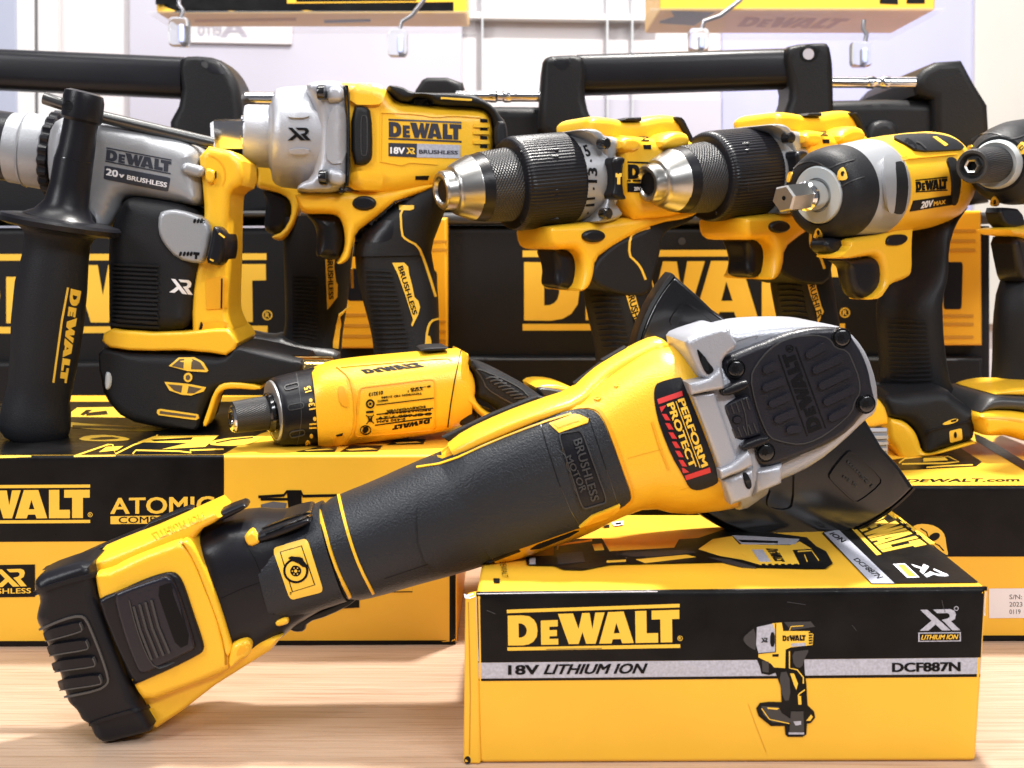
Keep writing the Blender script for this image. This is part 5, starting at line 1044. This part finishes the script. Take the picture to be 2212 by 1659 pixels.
M = MB(); M.slab(F, ZB('620,1120 700,1125 860,1100 930,1090 970,1120 990,1200 990,1320 950,1420 850,1460 770,1440 730,1380 700,1260 690,1170'), .010, -.002, .005, 2, rb=.004); T.part('trigger', M, BLK)
M = MB(); M.loft(F, [(1995, 462, 2080, 440, .016), (1964, 480, 2040, 490, .019), (1962, 530, 2012, 540, .020), (1955, 600, 2012, 590, .021), (1905, 650, 2018, 640, .022), (1900, 700, 2024, 700, .022), (1905, 760, 2028, 750, .022), (1908, 840, 2040, 830, .024), (1915, 870, 2070, 850, .026)], n=2.6, smooth=1); gr = T.part('grip', M, RUB)
M = MB(); M.line(ZB('1300,860 1330,800 1360,780'), 3, [gr, hf], 8e-4); T.part('grip_edge', M, INK_A, gr)
M = MB()
for i in range(16): M.line([(1916+i*.6, 690+i*10), (1960, 692+i*10), (2002+i*.8, 695+i*9.6)], 3.2, [gr], 1e-3, step=8)
T.part('grip_ribs', M, RUB, gr)
ZF = lambda s: Zm(3400, 1500, 632, s)
F2 = Fr(1990, 960, .745, -6)
M = MB(); M.slab(F2, ZF('200,240 290,130 380,165 600,150 900,120 1140,100 1240,210 1400,320 1490,395 1515,450 1528,560 1505,700 1482,790 1350,850 1100,920 850,968 800,940 770,830 700,660 560,540 320,495 290,400'), .004, -.07, .010, 1, rb=.01); ft = T.part('battery_foot', M, RUB)
M = MB(); M.slab(F2, ZF('318,498 440,512 560,550 660,640 720,720 768,850 790,940 850,988 1000,962 1450,815 1535,830 1500,862 1200,950 700,1080 545,1102 480,1060 400,900 325,830'), .003, -.06, .005, 1, rb=.005); T.part('foot_collar', M, YEL)
M = MB(); M.m(0).pad(rrect(ZF('1180,690 1350,650 1362,800 1190,845'), .15), [ft], 6e-4); M.m(1).pad(ZF(ell(1262, 740, 20, 42)), [ft], 8e-4); M.m(0).pad(ZF('1075,605 1130,560 1260,515 1305,525 1290,560 1180,600'), [ft], 5e-4, ch=1); M.m(1).pad(ZF('1200,545 1285,520 1270,555 1205,565'), [ft], 7e-4); T.part('foot_badge', M, [INK_Y, INK_K], ft)
M = MB(); M.line(ZF('840,740 900,690 1200,610 1470,560'), 3, [ft], 8e-4, ch=1); T.part('foot_ridge', M, BLK, ft)
# ================================================================== impact driver cut by the right edge
F = Fr(2200, 700, .80, 48)
T = Thing('impact_driver', 'impact driver with a round black bit holder, cut by the right edge of the photo', 'impact driver', atZ(2230, 960, ZR))
AX = (F.p(2200, 352)-F.p(2101, 359)).normalized()
RV = lambda L, **k: MB().revolve([(F.p(x, y), r*F.k(x, y)) for x, y, r in L], 64, ax=AX, **k)
T.part('bit_holder', RV([(2104, 359, 22), (2099, 359, 28), (2099, 359, 34), (2103, 358.7, 37), (2130, 357, 38), (2160, 354, 38)]), KN)
M = MB(); M.revolve([(F.p(x, y), r*F.k(x, y)) for x, y, r in ((2104, 359, 11.5), (2099, 359, 11.5), (2098, 359, 15.5), (2101, 359, 19), (2106, 358, 19))], 6, ax=AX, cap0=False); T.part('hex_socket', M, STL, sharp=20)
M = MB(); M.revolve([(F.p(2104, 359), 1e-4), (F.p(2104, 359), 11.8*F.k(2101, 359))], 6, ax=AX, cap0=False, cap1=False); T.part('socket_bore', M, INK_K)
T.part('nose_ring', RV([(2150, 356, 36), (2147, 356, 48), (2150, 355.5, 52), (2160, 354.5, 53)]), mat('matte_pale_grey', (.42, .45, .46), .5))
rn = T.part('nose_bumper', RV([(2156, 355, 53), (2155, 355, 60), (2160, 354.5, 72), (2172, 353.5, 84), (2190, 352, 90), (2230, 348, 92), (2234, 348, 88)]), RUB)
T.part('hammer_case', RV([(2226, 348.5, 86), (2232, 348, 92), (2300, 341, 94), (2310, 340, 90)]), SILP)
T.part('motor_housing', RV([(2304, 341, 92), (2308, 340, 97), (2460, 325, 94), (2480, 322, 70)]), YEL)
M = MB(); M.m(0).pad(ZB('2148,190 2165,150 2190,125 2230,150 2240,220 2180,235'), [rn], 8e-4, ch=1, step=5); M.pad(ZB('1926,660 1935,600 1965,575 2000,620 2005,662'), [rn], 8e-4, ch=1, step=5); M.pad(ZB('1738,185 1750,160 1785,152 1775,175 1745,195'), [rn], 8e-4, ch=1, step=5); M.m(1).pad(ZB(ell(1968, 622, 12, 18)), [rn], 1.0e-3); M.pad(ZB(ell(2192, 178, 12, 18)), [rn], 1.0e-3); T.part('nose_inset', M, [INK_Y, INK_K], rn)
M = MB(); M.line(ZB('1770,110 1800,90 1870,55 1960,50 2060,85 2110,100 2160,92 2240,60'), 2.6, [rn], 4e-4, ch=1, step=6); T.part('bumper_edge', M, DGR, rn)
M = MB(); M.slab(F, ZB('1970,680 2060,680 2160,690 2200,850 2120,862 2010,840'), .006, -.004, .003, 1); T.part('lamp_housing', M, BLK)
M = MB(); M.slab(F, ZB('2020,850 2200,845 2600,700 2700,760 2500,900 2420,1150 2300,1400 2240,1380 2220,950 2140,918 2050,910'), .012, -.010, .005, 1, rb=.004); T.part('handle_frame', M, YEL)
M = MB(); M.slab(F, ZB('2080,930 2200,920 2240,1000 2240,1240 2200,1310 2150,1290 2120,1150'), .009, -.008, .005, 1); T.part('trigger', M, BLK)
M = MB(); M.loft(F, [(2200, 540, 2320, 520, .016), (2160, 620, 2310, 610, .018), (2150, 700, 2300, 700, .019), (2150, 780, 2310, 780, .020), (2145, 850, 2330, 850, .022)], n=2.6, smooth=1); T.part('grip', M, RUB)
F2 = Fr(2160, 900, .735, 4)
M = MB(); M.slab(F2, ZF('1505,430 1560,340 1640,240 1760,180 2100,200 2300,210 3600,260 3600,600 2212,430 2060,390 1700,380'), .002, -.07, .008, 1, rb=.008); ft = T.part('battery_foot', M, DGR)
M = MB(); M.slab(F2, ZF('1492,490 1520,430 1600,390 1750,380 2060,400 2212,425 3600,560 3600,1000 2212,830 2060,780 1900,740 1760,750 1640,740 1590,720 1530,600'), .006, -.06, .010, 1, rb=.008); fy = T.part('foot_collar', M, YEL)
M = MB(); M.slab(F2, ZF('1765,165 1900,120 2080,88 2212,85 3600,90 3600,220 2212,205 1900,195 1780,188'), -.004, -.06, .004, 1); T.part('foot_top', M, YEL)
M = MB(); M.line(ZF('1540,540 1640,500 1900,510 2200,560'), 4, [fy], 4e-4, ch=1); M.pad(ZF(ell(1705, 600, 16, 26)), [fy], 3e-4); T.part('seam_line', M, YELD, fy)
# ================================================================== battery pack peeping out behind the grinder head
F = Fr(1880, 1000, .722, 10)
T = Thing('battery_pack', 'yellow battery pack with grey ribs peeping out behind the black grinder head', 'battery pack', atZ(1860, 1010, ZR))
M = MB(); M.slab(F, '1760,850 1870,846 1892,856 1912,885 1914,926 1760,930', .03, -.04, .008, 1, rb=.006); T.part('case_top', M, YEL)
M = MB(); M.slab(F, '1760,925 1915,925 1918,1030 1760,1035', .031, -.04, .004, 0); b0 = T.part('case_base', M, mat('mid_grey_plastic', (.26, .27, .30), .45, bump=.2))
M = MB()
for y in range(932, 1024, 13): M.line([(1765, y), (1840, y), (1914, y-1)], 6, [b0], 1.4e-3)
T.part('ribs', M, mat('light_grey_plastic', (.36, .37, .41), .45), b0)
# ================================================================== small folding screwdriver
F = Fr(800, 930, atZ(720, 964, ZL).y+.018, 12)
T = Thing('cordless_screwdriver', 'small yellow folding screwdriver lying on its side on the box, behind the grinder', 'screwdriver', atZ(800, 945, ZL))
_y = F.p(690, 880); FN = Fr(690, 880, _y.y, 27)
M = MB(); M.lathe(FN, [(507, 901, 12), (500, 902, 14), (498, 902.5, 18), (499, 902.5, 25), (503, 902, 31), (508, 901, 33)], 40); T.part('bit_socket', M, CHR)
M = MB(); P0, P1 = FN.p(497.6, 902.6), FN.p(560, 893); a = (P1-P0).normalized(); M.revolve([(P0, 1e-4), (P0, 13.5*FN.k(498, 902))], 6, ax=a, cap0=False, cap1=False); T.part('socket_bore', M, INK_K)
M = MB(); M.lathe(FN, [(504+i*9.4, 901.5-i*1.3, 34.5+i*.3) for i in range(9)], 56); T.part('knurled_sleeve', M, KN)
M = MB(); M.lathe(FN, [(574, 892, 38), (578, 891.5, 43), (584, 891, 44), (588, 890, 40), (592, 890, 46), (600, 888.5, 47)], 56); T.part('black_collar', M, GLB)
M = MB(); M.lathe(FN, [(590, 890, 48), (588, 890, 62), (590, 890, 68), (596, 889, 69)], 64); T.part('washer', M, mat('brushed_grey', (.40, .40, .41), .35, metal=.6))
M = MB(); M.lathe(FN, [(591, 889.5, 68), (594, 889, 72), (604, 888, 75), (640, 884, 80), (668, 881, 83), (684, 879, 86), (688, 878, 84)], 72); cl = T.part('clutch_ring', M, BLK)
M = MB(); M.m(0)
for s in (bar(620, 838, 640, 833, 5), bar(628, 880, 650, 876, 6), bar(632, 938, 652, 934, 6)): M.line(s, 2, [cl], 6e-4, closed=True)
M.line('640,806 648,850 652,900 646,945 640,962', 1.4, [cl], 3e-4, ch=1)
T.part('clutch_dimple', M, DGR, cl)
M = MB()
M.text('15', '654,838 662,834 670,846 672,860' if False else [(672, 834), (676, 866), (662, 868), (657, 836)], [cl], 4e-4, .05) if False else None
def rim(t, q): M.text(t, ZC(q), [cl], 4e-4, .05)
rim('15', '608,1100 598,1062 645,1046 658,1085'); rim('13', '640,1235 632,1185 680,1178 690,1225'); rim('11', '640,1380 642,1345 695,1340 697,1378'); rim('9', '605,1510 612,1478 650,1478 645,1508')
for s in ((650, 1160), (682, 1305), (655, 1440)): M.pad(ZC(ell(*s, 14, 16, 12)), [cl], 4e-4)
M.m(0); T.part('numerals', M, INK_Y, cl)
M = MB()
M.loft(F, [(672, 798, 686, 966, .024), (684, 790, 698, 966, .025), (712, 780, 730, 966, .026), (740, 775, 765, 957, .026), (800, 768, 830, 950, .026), (900, 759, 930, 936, .026), (960, 754, 985, 920, .026), (990, 752, 1010, 905, .025)], n=2.5, seg=48, smooth=1); bd = T.part('body', M, YEL)
M = MB(); M.slab(F, ZC('1510,760 1560,740 1620,735 1730,732 1745,748 1640,770 1560,770'), .012, -.012, .003, 1); T.part('lock_button', M, RUB)
M = MB(); M.line(ZC('860,895 960,975 985,1080 1000,1200 1005,1320 980,1430 930,1500'), 4, [bd], 9e-4, ch=1); M.pad(ZC('865,1060 890,1042 920,1060 945,1190 940,1215 880,1190'), [bd], 8e-4, ch=1); M.line(ZC('850,900 1200,870 1730,825 1760,840'), 2.4, [bd], 5e-4, ch=1); M.pad(ZC('850,1440 905,1420 920,1440 870,1505 830,1505'), [bd], 6e-4); M.line(rrect(ZC('1035,1060 1630,988 1640,1395 1000,1450'), .08), 2.4, [bd], 5e-4, closed=True); T.part('moulding', M, YELD, bd)
M = MB(); M.line(ZC('1840,765 1790,1000 1760,1180 1735,1370'), 2.2, [bd], 4e-4); M.pad(ZC('850,1435 905,1418 900,1432 860,1440'), [bd], 8e-4)
M.brand(ZC('1040,918 1480,862 1575,890 1085,948'), [bd], 3e-4, bars=False)
M.brand(ZC('1592,1340 1295,1392 1302,1358 1596,1305')[::1], [bd], 3e-4, bars=False)
I = lambda x0, y0, x1, y1, h: ZC([(x1, y1+h), (x0, y0+h), (x0, y0), (x1, y1)])
M.text('013213', I(1112, 1100, 1222, 1082, 28), [bd], 3e-4, .03)
for t, r in (('DCF680 7.2V', (1180, 1290, 1600, 1255, 20)), ('0-430 RPM', (1175, 1318, 1400, 1298, 18)), ('TOWSON MD 21286', (1210, 1130, 1530, 1095, 16)), ('N483712', (1180, 1160, 1260, 1150, 14)), ('TYPE 1', (1420, 1080, 1540, 1060, 16)), ('SCREWDRIVER', (1250, 1236, 1560, 1200, 16)), ('RECHARGEABLE', (1240, 1256, 1600, 1226, 14)), ('5-430', (1440, 1062, 1600, 1040, 14))):
    M.text(t, I(*r), [bd], 3e-4, .02)
for a, b in (((1170, 1195), (1625, 1140)), ((1172, 1270), (1620, 1220)), ((1160, 1355), (1610, 1295)), ((1168, 1308), (1610, 1262))): M.line(ZC([a, b]), 1.6, [bd], 3e-4)
M.pad(ZC(ell(1122, 1186, 34, 36)), [bd], 3e-4, holes=[ZC(ell(1122, 1186, 22, 24))]); M.pad(ZC(ell(1122, 1186, 10, 10, 12)), [bd], 3e-4); M.pad(ZC('1090,1245 1148,1240 1148,1255 1090,1260'), [bd], 3e-4); M.line(ZC('1090,1275 1150,1340'), 1.6, [bd], 3e-4); M.line(ZC('1150,1272 1092,1345'), 1.6, [bd], 3e-4); M.line(ZC('1105,1285 1112,1325 1130,1325 1138,1285'), 1.6, [bd], 3e-4, closed=True)
M.pad(ZC(ell(1085, 1392, 44, 36)), [bd], 3e-4, holes=[ZC(ell(1085, 1392, 39, 31))]); M.pad(ZC('1060,1400 1070,1370 1100,1365 1110,1390 1090,1412 1070,1415'), [bd], 3e-4)
T.part('lettering', M, INK_K, bd)
M = MB(); M.slab(F, ZC('1850,765 1890,785 1880,880 1930,960 1945,1060 1930,1130 2000,1220 2100,1270 2160,1290 2150,1340 2060,1330 1970,1260 1880,1170 1800,1150 1770,1180 1790,980'), .025, -.026, .007, 1, rb=.007, at=.014); kn = T.part('hinge', M, YEL)
M = MB(); M.slab(F, Q(1, 1, '820,645 860,680 980,720 1100,780 1220,850 1330,935 1290,965 1240,985 1070,1045 1000,985 930,940 850,905 860,820 830,740 805,705'), .024, -.026, .010, 1, rb=.01, at=.012); hd_ = T.part('handle', M, RUB)
M = MB(); M.line(Q(1, 1, '875,730 920,745 1000,780 1110,830 1200,890 1250,965'), 2.4, [hd_], 8e-4, ch=1); M.line(Q(1, 1, '875,735 915,790 940,860 1040,920 1170,985'), 2.4, [hd_], 8e-4, ch=1)
for i in range(9): M.line(Q(1, 1, f'{935+i*26},{795+i*18} {975+i*29},{782+i*19} {1015+i*26},{795+i*17}'), 3, [hd_], 1e-3, ch=1)
T.part('grip_ribs', M, DGR, hd_)
M = MB(); M.slab(F, ZC('1755,1175 1800,1148 1850,1155 1960,1250 1975,1290 1960,1350 1910,1400 1860,1370 1760,1300'), .020, -.02, .006, 1); T.part('trigger', M, BLK)
M = MB(); M.slab(F, Q(1, 1, '1240,855 1290,820 1420,825 1530,865 1500,900 1400,930 1330,930'), .008, -.03, .005, 1); T.part('handle_end', M, YEL)
M = MB(); M.slab(F, Q(1, 1, '1262,855 1300,845 1440,870 1440,900 1360,925 1300,920'), .012, -.01, .004, 1); T.part('charge_socket', M, DGR)
# ================================================================== light, camera
w = bpy.data.worlds.new('World'); SC.world = w; w.use_nodes = True
bg = w.node_tree.nodes['Background']; bg.inputs['Color'].default_value = (.86, .88, 1, 1); bg.inputs['Strength'].default_value = .15
def area(name, loc, aim, size, power, col=(1, 1, 1), sy=None):
    l = bpy.data.lights.new(name, 'AREA'); l.energy = power; l.color = col; l.size = size
    if sy: l.shape = 'RECTANGLE'; l.size_y = sy
    o = bpy.data.objects.new(name, l); COL.objects.link(o); o.location = loc
    o.rotation_euler = (Vector(aim)-Vector(loc)).to_track_quat('-Z', 'Y').to_euler()
area('ceiling_spot', (.22, .98, 1.35), (.0, .62, .0), .09, 40, (1, .96, .90))
area('ceiling_strip', (-.30, .42, 1.5), (0, .75, .1), 1.1, 15, (1, .98, .95), .14)
area('front_strip', (1.1, -.9, 1.55), (0, .85, .12), 1.3, 34, (.97, .98, 1), .3)
area('front_strip', (-1.35, -.5, 1.25), (0, .85, .12), .35, 22, (.96, .97, 1), 1.0)
area('back_wash', (0, 1.35, 1.6), (0, 1.76, .3), 1.6, 5.5, (1, .98, 1), .3)
cam = bpy.data.cameras.new('Camera'); co = bpy.data.objects.new('Camera', cam); COL.objects.link(co); SC.camera = co
co.location = EYE; co.rotation_euler = (pi/2-TILT, 0, 0)
cam.sensor_width = 36; cam.lens = 36*FP/2212; cam.clip_start = .02; cam.clip_end = 50
cam.dof.use_dof = True; cam.dof.focus_distance = .62; cam.dof.aperture_fstop = 18
SC.view_settings.view_transform = 'Standard'; SC.view_settings.look = 'None'; SC.view_settings.exposure = 0; SC.view_settings.gamma = 1
SC.cycles.max_bounces = 8; SC.cycles.transmission_bounces = 6; SC.cycles.caustics_reflective = False; SC.cycles.caustics_refractive = False
